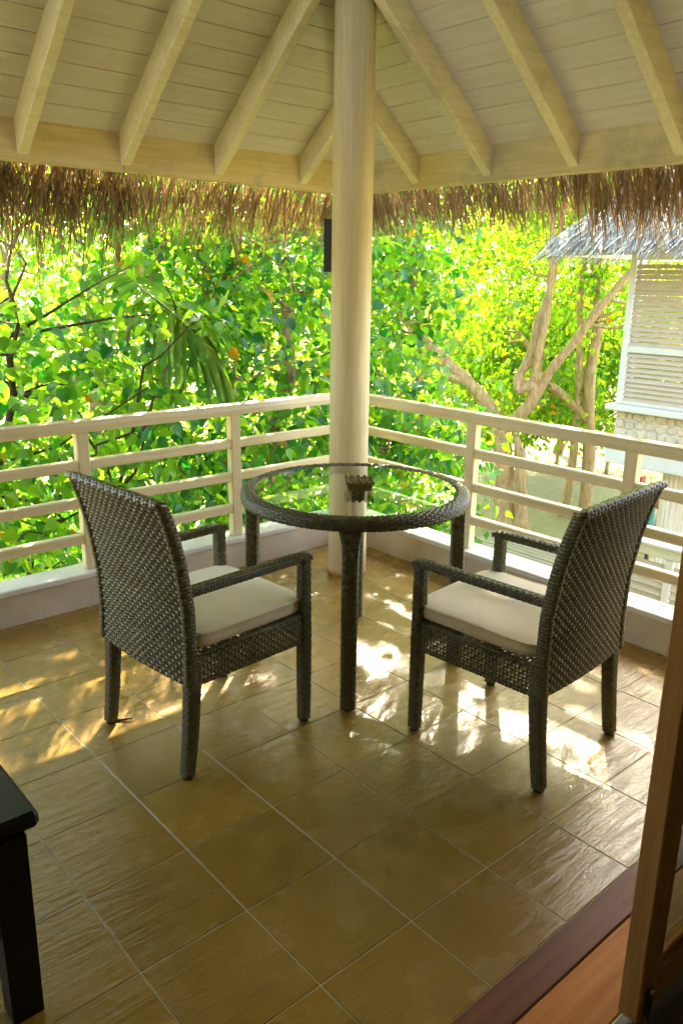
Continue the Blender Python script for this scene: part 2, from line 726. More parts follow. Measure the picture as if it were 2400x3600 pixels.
def floor():
    mb = MB()
    mb.box((XW, YT, -.30), (2.06, 1.66, -.0016))
    fl = tag(mb.build('floor', 'grout'), kind='structure')
    g = .0019
    cache = {}
    for i in range(-9, 7):
        for j in range(-2, 8):
            x0, x1 = TX0 + .3 * i + g, TX0 + .3 * (i + 1) - g
            y0, y1 = TY0 + .3 * j + g, TY0 + .3 * (j + 1) - g
            x0, x1 = max(x0, XW + .002), min(x1, XK - .001)
            y0, y1 = max(y0, YT + .002), min(y1, YK - .001)
            if x1 - x0 < .02 or y1 - y0 < .02:
                continue
            key = (round(x1 - x0, 4), round(y1 - y0, 4))
            if key not in cache:
                b = MB()
                b.box((-key[0] / 2, -key[1] / 2, -.0055), (key[0] / 2, key[1] / 2, 0), .0014)
                cache[key] = b.mesh('tile', 'slate_tile')
            o = link('tile', cache[key], fl, ((x0 + x1) / 2, (y0 + y1) / 2, 0))
            o.rotation_euler = (random.uniform(-.0012, .0012), random.uniform(-.0012, .0012), math.pi * random.randint(0, 1))
    return fl


floor()


def kerb():
    for axis, lab in ((0, 'low cream concrete kerb wall under the left railing'), (1, 'low cream concrete kerb wall under the right railing')):
        th = thing('kerb_wall', lab, 'kerb wall', (0, YK, 0) if axis == 0 else (XK, 0, 0))
        b = MB()
        s_ = MB()
        if axis == 0:
            b.box((XW, YK, -.30), (XK + .14, YK + .13, .150), .004)
            s_.box((XW, YK - .016, .150), (XK - .018, YK + .145, .178), .005)
        else:
            b.box((XK, YT - .2, -.298), (XK + .13, YK - .001, .150), .004)
            s_.box((XK - .016, YT - .2, .1505), (XK + .145, YK + .143, .1785), .005)
        part(b, 'wall', 'kerb_concrete', th)
        part(s_, 'sill', 'sill_paint', th)


kerb()


def railing():
    yr, xr = 1.585, 1.985
    rails = [(.675, .724), (.492, .540), (.311, .360)]
    th = thing('railing', 'cream painted railing along the left side of the balcony, left of the column', 'railing', (0, yr, .18))
    b = MB()
    prof = [(yr - .030, .858), (yr + .030, .858), (yr + .034, .885), (yr + .022, .912), (yr, .921), (yr - .022, .912), (yr - .034, .885)]
    b.prism(prof, 0, XW, xr - .036)
    part(b, 'top_rail', 'rail_x', th)
    for z0, z1 in rails:
        b = MB()
        b.box((XW, yr - .022, z0), (xr - .002, yr + .022, z1), .006)
        part(b, 'rail', 'rail_x', th)
    for x in (.275, 1.135, -.585, -1.445, -2.305):
        b = MB()
        b.box((x - .030, yr - .026, .178), (x + .030, yr + .026, .86), .005)
        b.box((x - .038, yr - .027, .49), (x + .038, yr + .027, .542), .012)
        b.box((x - .038, yr - .027, .673), (x + .038, yr + .027, .726), .012)
        b.box((x - .038, yr - .027, .309), (x + .038, yr + .027, .362), .012)
        part(b, 'post', 'rail_z', th)
    th = thing('railing', 'cream painted railing along the right side of the balcony, right of the column', 'railing', (xr, 0, .18))
    b = MB()
    prof = [(xr - .030, .858), (xr + .030, .858), (xr + .034, .885), (xr + .022, .912), (xr, .921), (xr - .022, .912), (xr - .034, .885)]
    b.prism(prof, 1, YT - .15, yr + .034)
    part(b, 'top_rail', 'rail_y', th)
    for z0, z1 in rails:
        b = MB()
        b.box((xr - .022, YT - .15, z0 + .0005), (xr + .022, yr + .002, z1 + .0005), .006)
        part(b, 'rail', 'rail_y', th)
    for y in (.62, -.285, -1.19):
        b = MB()
        b.box((xr - .026, y - .030, .1785), (xr + .026, y + .030, .86), .005)
        for z0, z1 in rails:
            b.box((xr - .027, y - .038, z0 - .002), (xr + .027, y + .038, z1 + .003), .012)
        part(b, 'post', 'rail_z', th)


railing()

# column ------------------------------------------------------------------
CX, CY = 1.548, 1.108


def column():
    th = thing('column', 'round cream wooden column at the balcony corner behind the table', 'column', (CX, CY, 0))
    b = MB()
    prof = [(.1055, .006), (.1055, .03), (.1045, .3), (.103, 1.0), (.100, 2.0), (.096, 2.93)]
    b.lathe(prof, 48, (CX, CY))
    part(b, 'shaft', 'column_paint', th)
    b = MB()
    b.lathe([(.112, 0), (.112, .004), (.108, .010), (.1062, .013)], 48, (CX, CY))
    part(b, 'base_ring', 'track_wood', th)


column()


def wall_lamp():
    # slim dark box fixed to the side of the column away from the room
    d = np.array([-.745, .667])
    d = d / np.linalg.norm(d)
    t = np.array([d[1], -d[0]])
    c = np.array([CX, CY]) + .04 * t
    th = thing('wall_lamp', 'slim dark grey metal box lamp fixed to the left side of the column', 'lamp', (c[0] + d[0] * .12, c[1] + d[1] * .12, 1.73))
    def bx(a0, a1, b0, b1, z0, z1):
        m_ = MB()
        V = []
        for z in (z0, z1):
            for a, b in ((a0, b0), (a1, b0), (a1, b1), (a0, b1)):
                p = c + d * a + t * b
                V.append((p[0], p[1], z))
        m_.add(V, [(0, 3, 2, 1), (4, 5, 6, 7), (0, 1, 5, 4), (1, 2, 6, 5), (2, 3, 7, 6), (3, 0, 4, 7)])
        return m_
    part(bx(.085, .140, -.045, .055, 1.606, 1.848), 'housing', 'lamp_metal', th)
    part(bx(.085, .142, -.047, .057, 1.8485, 1.853), 'top_plate', 'dark_metal', th)
    part(bx(.085, .142, -.047, .057, 1.601, 1.6055), 'bottom_plate', 'dark_metal', th)


wall_lamp()

# roof ------------------------------------------------------------------
RS = 1.30                    # eave beam stands outside the railing
def rx(v): return CAM[0] + RS * (v - CAM[0])
def ry(v): return CAM[1] + RS * (v - CAM[1])
def rz_(v): return CAM[2] + RS * (v - CAM[2])
BX, BY = rx(1.55), ry(1.105)         # inner beam faces
SL = .80
ZB0, ZC = rz_(1.966), rz_(2.105)


def roof():
    th = thing('roof', 'hipped balcony roof of pale boards on cream rafters with a straw thatch fringe', 'roof', (BX, BY, 2.1))
    # beams
    XL = -3.4
    for x0, x1 in ((XL, rx(.335)), (rx(.337), BX + .058)):
        b = MB()
        b.box((x0, BY, ZB0), (x1, BY + .07, ZC + .03), .004)
        part(b, 'beam', 'roof_wood_x', th)
    b = MB()
    b.box((BX, -1.35, ZB0 + .001), (BX + .07, BY - .002, ZC + .03), .004)
    part(b, 'beam', 'roof_wood_y', th)
    # ceiling boards: plan pitch
    pp = .0685 * RS
    dz = SL
    for side in (0, 1):
        for k in range(34):
            d0, d1 = k * pp + .0022, (k + 1) * pp - .0022
            if side == 0:
                if BY - d1 < -1.2:
                    break
                V = []
                for h in (0, .014):
                    V += [(XL, BY - d0, ZC + dz * d0 + h), (BX - d0, BY - d0, ZC + dz * d0 + h), (BX - d1, BY - d1, ZC + dz * d1 + h), (XL, BY - d1, ZC + dz * d1 + h)]
            else:
                if BX - d1 < -1.0:
                    break
                V = []
                for h in (0, .014):
                    V += [(BX - d0, -1.3, ZC + dz * d0 + h), (BX - d1, -1.3, ZC + dz * d1 + h), (BX - d1, BY - d1, ZC + dz * d1 + h), (BX - d0, BY - d0, ZC + dz * d0 + h)]
            jit = random.uniform(-.0015, .0015)
            V = [(a, b_, c_ + jit) for a, b_, c_ in V]
            b = MB()
            b.add(V, [(0, 3, 2, 1), (4, 5, 6, 7), (0, 1, 5, 4), (1, 2, 6, 5), (2, 3, 7, 6), (3, 0, 4, 7)])
            part(b, 'ceiling_board', 'plank_x' if side == 0 else 'plank_y', th)
    # rafters
    hd = .116 * RS
    for side, lst in ((0, (1.237, .777, .345, -.060, -.480, -.90, -1.32)), (1, (.690, .276, -.138, -.560, -.98))):
        for q in lst:
            q = rx(q) if side == 0 else ry(q)
            reach = (BX - q) if side == 0 else (BY - q)
            reach = min(reach, 3.2) - .01
            hw = .0215 * RS
            b = MB()
            poly = [(0.0, ZC + .003), (reach, ZC + SL * reach + .003), (reach, ZC + SL * reach - hd), (.02, ZC + SL * .02 - hd), (.0, ZC - hd + .006)]
            V = []
            ch = .006
            lo = [(0, 0.0, ZC + .003), (0, reach, ZC + SL * reach + .003)]
            # cross-section with chamfered lower edges
            cs = [(-hw, .003), (hw, .003), (hw, -hd + ch), (hw - ch, -hd), (-hw + ch, -hd), (-hw, -hd + ch)]
            for r_ in (-.001, reach):
                for a, h in cs:
                    if side == 0:
                        V.append((q + a, BY - r_, ZC + SL * r_ + h))
                    else:
                        V.append((BX - r_, q + a, ZC + SL * r_ + h))
            n = len(cs)
            F = [tuple(range(n))[::-1], tuple(range(n, 2 * n))] + [(i, (i + 1) % n, n + (i + 1) % n, n + i) for i in range(n)]
            b.add(V, F)
            part(b, 'rafter', 'rafter_wood', th)
    # hip rafter above the column
    b = MB()
    L = 3.2
    n2 = np.array([1, -1, 0]) / math.sqrt(2) * .025
    V = []
    for d in (.0, L):
        p = np.array([BX - d, BY - d, ZC + SL * d])
        for sgn, h in ((-1, .002), (1, .002), (1, -.13), (-1, -.13)):
            V.append(p + n2 * sgn + np.array([0, 0, h]))
    b.add(V, [(0, 3, 2, 1), (4, 5, 6, 7), (0, 1, 5, 4), (1, 2, 6, 5), (2, 3, 7, 6), (3, 0, 4, 7)])
    part(b, 'hip_rafter', 'rafter_wood', th)
    # thatch cover above the boards
    e = .13
    b = MB()
    t0, t1 = .018, .20
    Lp = 3.25
    V = []
    for h in (t0, t1):
        V += [(XL - .3, BY + e, ZC - SL * e + h), (BX + e, BY + e, ZC - SL * e + h), (BX - Lp, BY - Lp, ZC + SL * Lp + h), (XL - .3, BY - Lp, ZC + SL * Lp + h)]
    b.add(V, [(0, 3, 2, 1), (4, 5, 6, 7), (0, 1, 5, 4), (1, 2, 6, 5), (2, 3, 7, 6), (3, 0, 4, 7)])
    V = []
    for h in (t0 + .0015, t1 + .0015):
        V += [(BX + e, BY + e, ZC - SL * e + h), (BX + e, -1.6, ZC - SL * e + h), (BX - Lp, -1.6, ZC + SL * Lp + h), (BX - Lp, BY - Lp, ZC + SL * Lp + h)]
    b.add(V, [(0, 3, 2, 1), (4, 5, 6, 7), (0, 1, 5, 4), (1, 2, 6, 5), (2, 3, 7, 6), (3, 0, 4, 7)])
    part(b, 'thatch_cover', 'grey_flat', th)
    # thatch fringe
    strips = []
    R = np.random.default_rng(5)

    def fringe(n, start, along, outw, length, zoff):
        a = R.random(n)
        nb = int(np.linalg.norm(along) / .030)
        cl_ = np.clip(np.round(a * nb) / nb + R.normal(0, .0016, n) + .004 * np.sin(np.round(a * nb) * 2.7), 0, 1)
        a = np.where(R.random(n) < .62, cl_, a)
        p0 = start[None] + a[:, None] * along[None]
        dens = .6 + .4 * np.sin(a * 37 + 1.3) * np.sin(a * 91)
        o = R.uniform(.075, .30, n)
        z = ZC - SL * o - R.uniform(.0, .05, n) + zoff
        base = p0 + outw[None] * o[:, None]
        base[:, 2] = z
        ln = length * (R.uniform(.45, 1.0, n) + .25 * (R.random(n) < .06)) * (0.85 + .25 * dens)
        tilt = R.uniform(.10, .75, n)         # outward share
        side = R.normal(0, .22, n)
        al = along / np.linalg.norm(along)
        d1 = outw[None] * (tilt * .75)[:, None] + al[None] * side[:, None] + np.array([0, 0, -1.0])[None] * (.62 + .2 * R.random(n))[:, None]
        d1 /= np.linalg.norm(d1, axis=1)[:, None]
        d2 = d1 + np.array([0, 0, -.45])[None] + al[None] * R.normal(0, .22, n)[:, None]
        d2 /= np.linalg.norm(d2, axis=1)[:, None]
        p1 = base + d1 * (ln * .55)[:, None]
        p2 = p1 + d2 * (ln * .45)[:, None]
        wd = R.uniform(.0016, .0042, n)
        ang = R.uniform(0, np.pi, n)
        sd_ = np.cos(ang)[:, None] * al[None] + np.sin(ang)[:, None] * np.cross(d1, al[None])
        rows = [base - sd_ * wd[:, None], base + sd_ * wd[:, None], p1 - sd_ * wd[:, None], p1 + sd_ * wd[:, None], p2 - sd_ * wd[:, None] * .35, p2 + sd_ * wd[:, None] * .35]
        V = np.stack(rows, 1).reshape(-1, 3)
        k = np.arange(n)[:, None] * 6
        F = np.concatenate([k + np.array([0, 1, 3, 2]), k + np.array([2, 3, 5, 4])])
        return V, F, np.repeat(R.random(n) * .9, 6)
    Vs, Fs, Rs = [], [], []
    off = 0
    zz = np.array([0, 0, 0.])
    for n, st, al, ow, ln, zo in (
            (3600, np.array([-1.9, BY, 0]), np.array([BX + .35 + 1.9, 0, 0]), np.array([0, 1.0, 0]), .37, .02),
            (1300, np.array([-1.9, BY, 0]), np.array([2.9, 0, 0]), np.array([0, 1.0, 0]), .62, .02),
            (3000, np.array([BX, BY + .35, 0]), np.array([0, -3.4, 0]), np.array([1.0, 0, 0]), .28, .02),
            (900, np.array([BX, .5, 0]), np.array([0, -1.9, 0]), np.array([1.0, 0, 0]), .40, .02)):
        V, F, r_ = fringe(n, st, al, ow, ln, zo)
        Vs.append(V)
        Fs.append(F + off)
        Rs.append(r_)
        off += len(V)
    o = soup('thatch_fringe', np.concatenate(Vs), np.concatenate(Fs), np.zeros((0, 3), int), np.concatenate(Rs), 'thatch_straw', th, False)
    o['kind'] = 'stuff'


roof()

# room behind the camera ----------------------------------------------------


def room():
    th = thing('room_wall', 'dark interior house wall framing the doorway to the balcony', 'wall', (-1.2, -1.3, 0))
    for lo, hi in (((XW, -1.395, -.30), (-1.20, -1.21, 4.86)), ((1.05, -1.395, -.30), (2.06, -1.21, 4.86)), ((-1.20, -1.395, 2.45), (1.05, -1.21, 4.86))):
        b = MB()
        b.box(lo, hi)
        part(b, 'wall_panel', 'room_wall_paint', th)
    for lo, hi in (((-4.0, -5.2, 0), (-3.9, -1.40, 2.8)), ((2.3, -5.2, 0), (2.4, -1.40, 2.8)), ((-4.0, -5.3, 0), (2.4, -5.2, 2.8)), ((-4.0, -5.3, 2.8), (2.4, -1.40, 2.9))):
        b = MB()
        b.box(lo, hi)
        part(b, 'wall_panel', 'room_wall_paint', th)
    b = MB()
    b.box((XW - .15, -1.395, -.3), (XW - .001, 1.66, 3.0))  # unseen end wall, added to keep light off the left of the floor
    part(b, 'wall_panel', 'room_wall_paint', th)
    b = MB()
    b.box((-3.9, -5.2, -.3), (2.3, -1.402, -.012))
    fl = tag(b.build('room_floor', 'room_floor_wood'), kind='structure')
    for k in range(5):
        b = MB()
        y1 = -1.4045 - .11 * k
        b.box((-1.6, y1 - .107, -.0115), (1.2, y1, -.002), .002)
        subpart(b, 'floor_board', 'room_floor_wood', fl)
    th = thing('threshold', 'two step wooden door threshold, dark red strip beside an orange brown board', 'threshold', (0, -1.27, 0))
    b = MB()
    b.box((-1.20, -1.264, -.01), (1.05, -1.1735, .004), .003)
    part(b, 'edge_strip', 'threshold_wood', th)
    b = MB()
    b.box((-1.20, -1.402, -.01), (1.05, -1.2655, .0015), .003)
    part(b, 'track_board', 'track_wood', th)


room()


def door():
    x0, x1, y0, y1 = .128, 1.0, -1.452, -1.406
    zb, zt = .028, 2.3
    th = thing('glazed_door', 'brown wooden sliding door leaf with a glass pane at the right edge', 'door', (x0, y1, 0))
    sw = .082
    b = MB(); b.box((x0, y0, zb), (x0 + sw, y1, zt), .003); part(b, 'stile', 'door_wood', th)
    b = MB(); b.box((x1 - sw, y0, zb), (x1, y1, zt), .003); part(b, 'stile', 'door_wood', th)
    b = MB(); b.box((x0 + sw + .0005, y0 + .001, zb), (x1 - sw - .0005, y1 - .001, .125), .003); part(b, 'bottom_rail', 'door_wood', th)
    b = MB(); b.box((x0 + sw + .0005, y0 + .001, zt - .1), (x1 - sw - .0005, y1 - .001, zt), .003); part(b, 'top_rail', 'door_wood', th)
    b = MB()
    b.box((x0 + sw + .0005, y0 + .010, .1255), (x1 - sw - .0005, y1 - .012, .143), .003)
    b.box((x0 + sw + .0005, y0 + .010, .1435), (x0 + sw + .016, y1 - .012, zt - .101), .003)
    part(b, 'glazing_bead', 'track_wood', th)
    b = MB(); b.box((x0 + sw + .0165, -1.432, .144), (x1 - sw - .002, -1.427, zt - .102)); part(b, 'glass_pane', 'door_glass_mat', th)
    b = MB()
    b.box((x0 + .022, y0 - .006, .035), (x0 + .036, y0 - .0005, .105), .002)
    b.tube([(x0 + .029, y0 - .010, .030), (x0 + .029, y0 - .010, .100)], .004, 8)
    bo = part(b, 'floor_bolt', 'dark_metal', th)
    b = MB()
    b.tube([(x0 + .029, y0 - .008, .108), (x0 + .029, y0 - .016, .108)], [.008, .006], 10)
    b.tube([(x0 + .046, y0 - .001, .058), (x0 + .046, y0 - .004, .058)], [.006, .004], 10)
    subpart(b, 'screw', 'brass', bo)


door()


def bench():
    th = thing('bench', 'black wooden bench with thick legs at the left edge of the balcony', 'bench', (-.80, -.54, 0))
    b = MB(); b.box((-1.35, -.565, .462), (-.785, .35, .502), .010); part(b, 'seat', 'black_wood', th)
    for x, y in ((-.853, -.535), (-1.30, -.555), (-.852, .25), (-1.30, .25)):
        b = MB()
        s0, s1 = .033, .036
        V = [(x - s0, y - s0 + .004, .001), (x + s0, y - s0 + .004, .001), (x + s0, y + s0, .001), (x - s0, y + s0, .001), (x - s1, y - s1 + .004, .4615), (x + s1, y - s1 + .004, .4615), (x + s1, y + s1, .4615), (x - s1, y + s1, .4615)]
        b.add(V, [(0, 3, 2, 1), (4, 5, 6, 7), (0, 1, 5, 4), (1, 2, 6, 5), (2, 3, 7, 6), (3, 0, 4, 7)])
        part(b, 'leg', 'black_wood', th)
    b = MB(); b.box((-1.263, -.556, .225), (-.889, -.545, .4615)); part(b, 'apron', 'black_wood', th)
    b = MB(); b.box((-.868, -.518, .225), (-.835, .213, .4615)); part(b, 'apron', 'black_wood', th)


bench()

# ------------------------------------------------------------------ chairs


def chair_meshes():
    """local frame: +x forward, z up, origin on the floor at the middle"""
    P = {}
    HW = .245
    # rear profile of back
    zz = np.array([.33, .45, .60, .75, .85, .945])
    xx = np.array([-.272, -.266, -.270, -.292, -.316, -.347])

    def backP(u, v):
        z = .333 + v * (.930 - .333)
        x = np.interp(z, zz, xx)
        x = x - .012 * (1 - (2 * u - 1) ** 2)       # slight dish towards the rear
        y = (u - .5) * 2 * (HW - .012)
        pos = np.stack([x, y, z], 1)
        n = np.tile(np.array([-1.0, 0, -.1]) / 1.005, (len(u), 1))
        return pos, n
    P['backrest'] = (weave(backP, 31, 41, False, .0038, .84, .40, .0022), 'wicker')
    # inner liner, a second woven skin on the seat side
    def backQ(u, v):
        p, n = backP(u, v)
        return p + np.array([.020, 0, .0]), -n
    weave(backQ, 31, 41, False, .0030, .84, .40, .0016, P['backrest'][0])
    # side edges + top edge of the back, wrapped
    P['side_frames'] = []
    for s in (-1, 1):
        b = MB()
        zc = np.linspace(.335, .935, 26)
        path = np.stack([np.interp(zc, zz, xx) + .012, np.full(26, s * (HW - .010)), zc], 1)
        P['side_frames'].append(limb_weave(path, .020, .011, 48, 8, b, (1, 0, 0), (0, 1, 0), .0012))
    b = MB()
    yy = np.linspace(-HW - .001, HW + .001, 12)
    path = np.stack([np.full(12, -.337), yy, np.full(12, .938)], 1)
    limb_weave(path, .021, .011, 26, 8, b, (1, 0, -.25), (.25, 0, 1), .0026)
    P['top_roll'] = (b, 'wicker')
    legs = []
    for sx, sy in ((1, 1), (1, -1), (-1, 1), (-1, -1)):
        b = MB()
        if sx > 0:
            zc = np.linspace(.012, .640, 14)
            path = np.stack([np.full(14, .238), np.full(14, sy * .2225), zc], 1)
            hw = np.interp(zc, [0, .33, .45, .64], [.0185, .021, .020, .019])
            hd = np.interp(zc, [0, .33, .45, .64], [.0185, .021, .020, .019])
            limb_weave(path, hw, hd, 50, 14, b, (1, 0, 0), (0, 1, 0), .0024)
        else:
            zc = np.linspace(.012, .44, 12)
            path = np.stack([np.interp(zc, [0, .15, .30, .44], [-.277, -.258, -.245, -.240]), np.full(12, sy * .2205), zc], 1)
            hw = np.interp(zc, [0, .33, .44], [.0195, .024, .025])
            limb_weave(path, hw, np.interp(zc, [0, .33, .44], [.0195, .023, .024]), 34, 14, b, (1, 0, 0), (0, 1, 0), .0020)
        f = MB()
        f.lathe([(.014, 0), (.017, .002), (.017, .012), (.012, .016)], 12, (path[0][0], path[0][1]))
        legs.append((b, f))
    P['legs'] = legs
    # arms
    arms = []
    for s in (-1, 1):
        b = MB()
        xc = np.linspace(-.268, .266, 16)
        path = np.stack([xc, np.full(16, s * .219), np.interp(xc, [-.27, .2, .266], [.640, .640, .636])], 1)
        limb_weave(path, np.full(16, .0205), np.interp(xc, [-.27, .25, .266], [.0138, .0138, .010]), 46, 10, b, (0, 1, 0), (0, 0, 1), .0026)
        arms.append(b)
    P['arms'] = arms
    # apron panels
    aps = []
    def ap(p0, p1, nrm):
        p0, p1, nrm = np.array(p0, float), np.array(p1, float), np.array(nrm, float)
        def f(u, v):
            pos = p0[None] + (p1 - p0)[None] * u[:, None]
            pos[:, 2] = .322 + v * (.432 - .322)
            return pos, np.tile(nrm, (len(u), 1))
        L = np.linalg.norm(p1 - p0)
        return weave(f, int(L / .0140), 9, False, .0030, .90, .55, .0016)
    for s in (-1, 1):
        aps.append(ap((-.22, s * .236, 0), (.215, s * .236, 0), (0, s, 0)))
    aps.append(ap((.256, -.195, 0), (.256, .195, 0), (1, 0, 0)))
    P['aprons'] = aps
    # seat plate
    def seatP(u, v):
        pos = np.stack([-.245 + v * .50, (u - .5) * .46, np.full(len(u), .432)], 1)
        return pos, np.tile(np.array([0, 0, 1.0]), (len(u), 1))
    b = weave(seatP, 30, 33, False, .0028, .78, .42, .0014)
    for s in (-1, 1):
        b.tube([(-.235, s * .228, .424), (.225, s * .228, .424)], .010, 8)
        b.tube([(-.235, s * .228, .330), (.225, s * .228, .330)], .007, 8)
    b.tube([(.247, -.2, .424), (.247, .2, .424)], .010, 8)
    b.tube([(.247, -.2, .330), (.247, .2, .330)], .007, 8)
    P['seat'] = (b, 'wicker')
    return P


def make_chair(label, loc, rz):
    P = chair_meshes()
    WS = 1.085
    for b in [P[k][0] for k in ('backrest', 'top_roll', 'seat')] + [x for q in P['legs'] for x in q] + P['arms'] + P['aprons'] + P['side_frames']:
        for v in b.v:
            v[:, 1] *= WS
    th = thing('armchair', label, 'armchair', loc, rz, 'dark woven armchairs at the table')
    for k in ('backrest', 'top_roll', 'seat'):
        P[k][0].build(k, P[k][1], th, False)
    for b, f in P['legs']:
        lg = b.build('leg', 'wicker', th, False)
        f.build('foot', 'rubber', lg)
    for b in P['side_frames']:
        b.build('side_frame', 'wicker', th, False)
    for b in P['arms']:
        b.build('arm', 'wicker', th, False)
    for b in P['aprons']:
        b.build('apron', 'wicker', th, False)
    return th


AL, AR = rad(4.5), rad(94.5)
OL, OR_ = (.124, .244, 0), (.912, -.500, 0)
ch1 = make_chair('dark woven armchair left of the glass table, its back towards the left', OL, AL)
ch2 = copy_tree(ch1)
ch2.location = OR_
ch2.rotation_euler = (0, 0, AR)
ch2['label'] = 'dark woven armchair right of the glass table, its back towards the door'


_b = MB()
_b.tube([(-.172, .468, .006), (-.150, .452, .005), (-.125, .437, .006), (-.104, .424, .010)], [.004, .005, .004, .002], 6)
part(_b, 'loose_strand', 'wicker_core', ch1)


def cushion_mesh():
    nx, ny = 26, 26
    b = MB()
    g = np.linspace(-1, 1, nx)
    X_, Y_ = np.meshgrid(g, g)
    e = 9.0
    # map square to rounded square
    rr = np.maximum(np.abs(X_), np.abs(Y_)) + 1e-9
    k = rr / ((np.abs(X_) ** e + np.abs(Y_) ** e) ** (1 / e))
    px, py = X_ * k * .243, Y_ * k * .240
    puff = np.clip(1 - (np.maximum(np.abs(X_), np.abs(Y_))) ** 6, 0, 1)
    top = .0485 + .0085 * puff ** .7 + .003 * np.sin(px * 11 + 1) * np.sin(py * 9 + .5) - .005 * np.exp(-((px + .02) ** 2 + py ** 2) / .02)
    V = np.c_[px.ravel(), py.ravel(), top.ravel()]
    n = nx
    F = [(j * n + i, j * n + i + 1, (j + 1) * n + i + 1, (j + 1) * n + i) for j in range(n - 1) for i in range(n - 1)]
    b.add(V, F, True)
    # border loop
    loop = [i for i in range(n)] + [j * n + n - 1 for j in range(1, n)] + [(n - 1) * n + i for i in range(n - 2, -1, -1)] + [j * n for j in range(n - 2, 0, -1)]
    L = V[loop]
    m_ = len(loop)
    rings = []
    for off, z in ((1.000, None), (1.012, .046), (1.018, .043), (1.010, .040), (1.016, .024), (1.012, .008), (1.004, .004), (.985, .0)):
        r_ = L.copy()
        r_[:, 0] *= off
        r_[:, 1] *= off
        if z is not None:
            r_[:, 2] = z + (.0015 * np.sin(np.arange(m_) * .55) if .01 < z < .045 else 0)
        rings.append(r_)
    W = np.concatenate(rings)
    F = [(j * m_ + i, (j + 1) * m_ + i, (j + 1) * m_ + (i + 1) % m_, j * m_ + (i + 1) % m_) for j in range(len(rings) - 1) for i in range(m_)]
    F.append(tuple((len(rings) - 1) * m_ + i for i in range(m_)))
    b.add(W, F, True)
    return b


cm = cushion_mesh().build('seat_cushion', 'cushion_cloth')
cm.location = (OL[0] + .012 * math.cos(AL), OL[1] + .012 * math.sin(AL), .438)
cm.rotation_euler = (0, 0, AL)
tag(cm, 'cream seat cushion on the left woven armchair', 'cushion', 'cream seat cushions')
def piping():
    b = MB()
    a = np.linspace(0, 2 * np.pi, 97)
    e = 9.0
    kk = (np.abs(np.cos(a)) ** e + np.abs(np.sin(a)) ** e) ** (-1 / e)
    b.tube(np.c_[np.cos(a) * kk * .2455, np.sin(a) * kk * .2425, np.full(97, .0450)], .0034, 6)
    p = b.build('piping', 'cushion_cloth', cm, False)
    return p


piping()
c2 = copy_tree(cm)
c2.location = (OR_[0] + .0, OR_[1] + .03, .438)
c2.rotation_euler = (0, rad(-1.2), AR + rad(2))
tag(c2, 'cream seat cushion on the right woven armchair', 'cushion', 'cream seat cushions')

# ------------------------------------------------------------------ table
TCX, TCY, TR, TZ = .855, .285, .460, .760


def table():
    th = thing('table', 'round glass topped table with a dark woven rim and four woven legs', 'table', (TCX, TCY, 0))
    # rim cross-section (r,z) from the inner top lip over the top and down the outer face
    prof = np.array([(TR - .056, TZ - .006), (TR - .052, TZ - .001), (TR - .040, TZ + .001), (TR - .012, TZ - .001), (TR - .003, TZ - .007), (TR, TZ - .014), (TR, TZ - .040), (TR - .005, TZ - .045), (TR - .045, TZ - .045)])
    d = np.r_[0, np.cumsum(np.hypot(*np.diff(prof, axis=0).T))]
    d /= d[-1]
    tg = np.gradient(prof, d, axis=0)
    nr = np.stack([-tg[:, 1], tg[:, 0]], 1)
    nr = nr * np.where((nr[:, :1] * 1 + nr[:, 1:] * 1) != 0, 1, 1)
    nr /= np.linalg.norm(nr, axis=1)[:, None]
    # orientation: must point up on top
    if nr[2, 1] < 0:
        nr = -nr

    def P(u, v):
        v = np.clip(v, 0, 1)
        r = np.interp(v, d, prof[:, 0]); z = np.interp(v, d, prof[:, 1])
        n0 = np.interp(v, d, nr[:, 0]); n1 = np.interp(v, d, nr[:, 1])
        a = 2 * np.pi * u
        pos = np.stack([TCX + r * np.cos(a), TCY + r * np.sin(a), z], 1)
        n = np.stack([n0 * np.cos(a), n0 * np.sin(a), n1], 1)
        return pos, n
    b = weave(P, 140, 14, True, .0030, .80, .45, .0016)
    pi_ = [(TR - .056, TZ - .009), (TR - .014, TZ - .007), (TR - .006, TZ - .016), (TR - .006, TZ - .040), (TR - .056, TZ - .042)]
    b.lathe(pi_, 96, (TCX, TCY), True, True)
    part(b, 'rim', 'wicker', th, False)
    b = MB()
    b.lathe([(TR - .0585, TZ - .010), (TR - .0575, TZ - .0085), (TR - .0575, TZ - .0035), (TR - .0585, TZ - .002)], 96, (TCX, TCY), False)
    part(b, 'glass_top', 'table_glass_mat', th)
    b = MB()
    b.lathe([(TR - .075, TZ - .028), (TR - .057, TZ - .028), (TR - .057, TZ - .0105), (TR - .075, TZ - .0105)], 96, (TCX, TCY), False, True)
    part(b, 'under_ring', 'wicker_core', th)
    for ang in (226, 316, 46, 136):
        a = rad(ang)
        er = np.array([math.cos(a), math.sin(a), 0])
        et = np.array([-math.sin(a), math.cos(a), 0])
        c = np.array([TCX, TCY, 0])
        zc = np.linspace(.012, TZ - .042, 14)
        path = c[None] + er[None] * np.interp(zc, [0, .7], [.432, .420])[:, None] + np.array([0, 0, 1.0])[None] * zc[:, None]
        b = MB()
        limb_weave(path, .027, np.interp(zc, [0, .62, .67, .71], [.028, .029, .033, .045]), 54, 14, b, er, et, .0024)
        lg = part(b, 'leg', 'wicker', th, False)
        f = MB()
        f.lathe([(.014, 0), (.018, .002), (.018, .012), (.012, .016)], 12, (path[0][0], path[0][1]))
        subpart(f, 'foot', 'rubber', lg)


table()


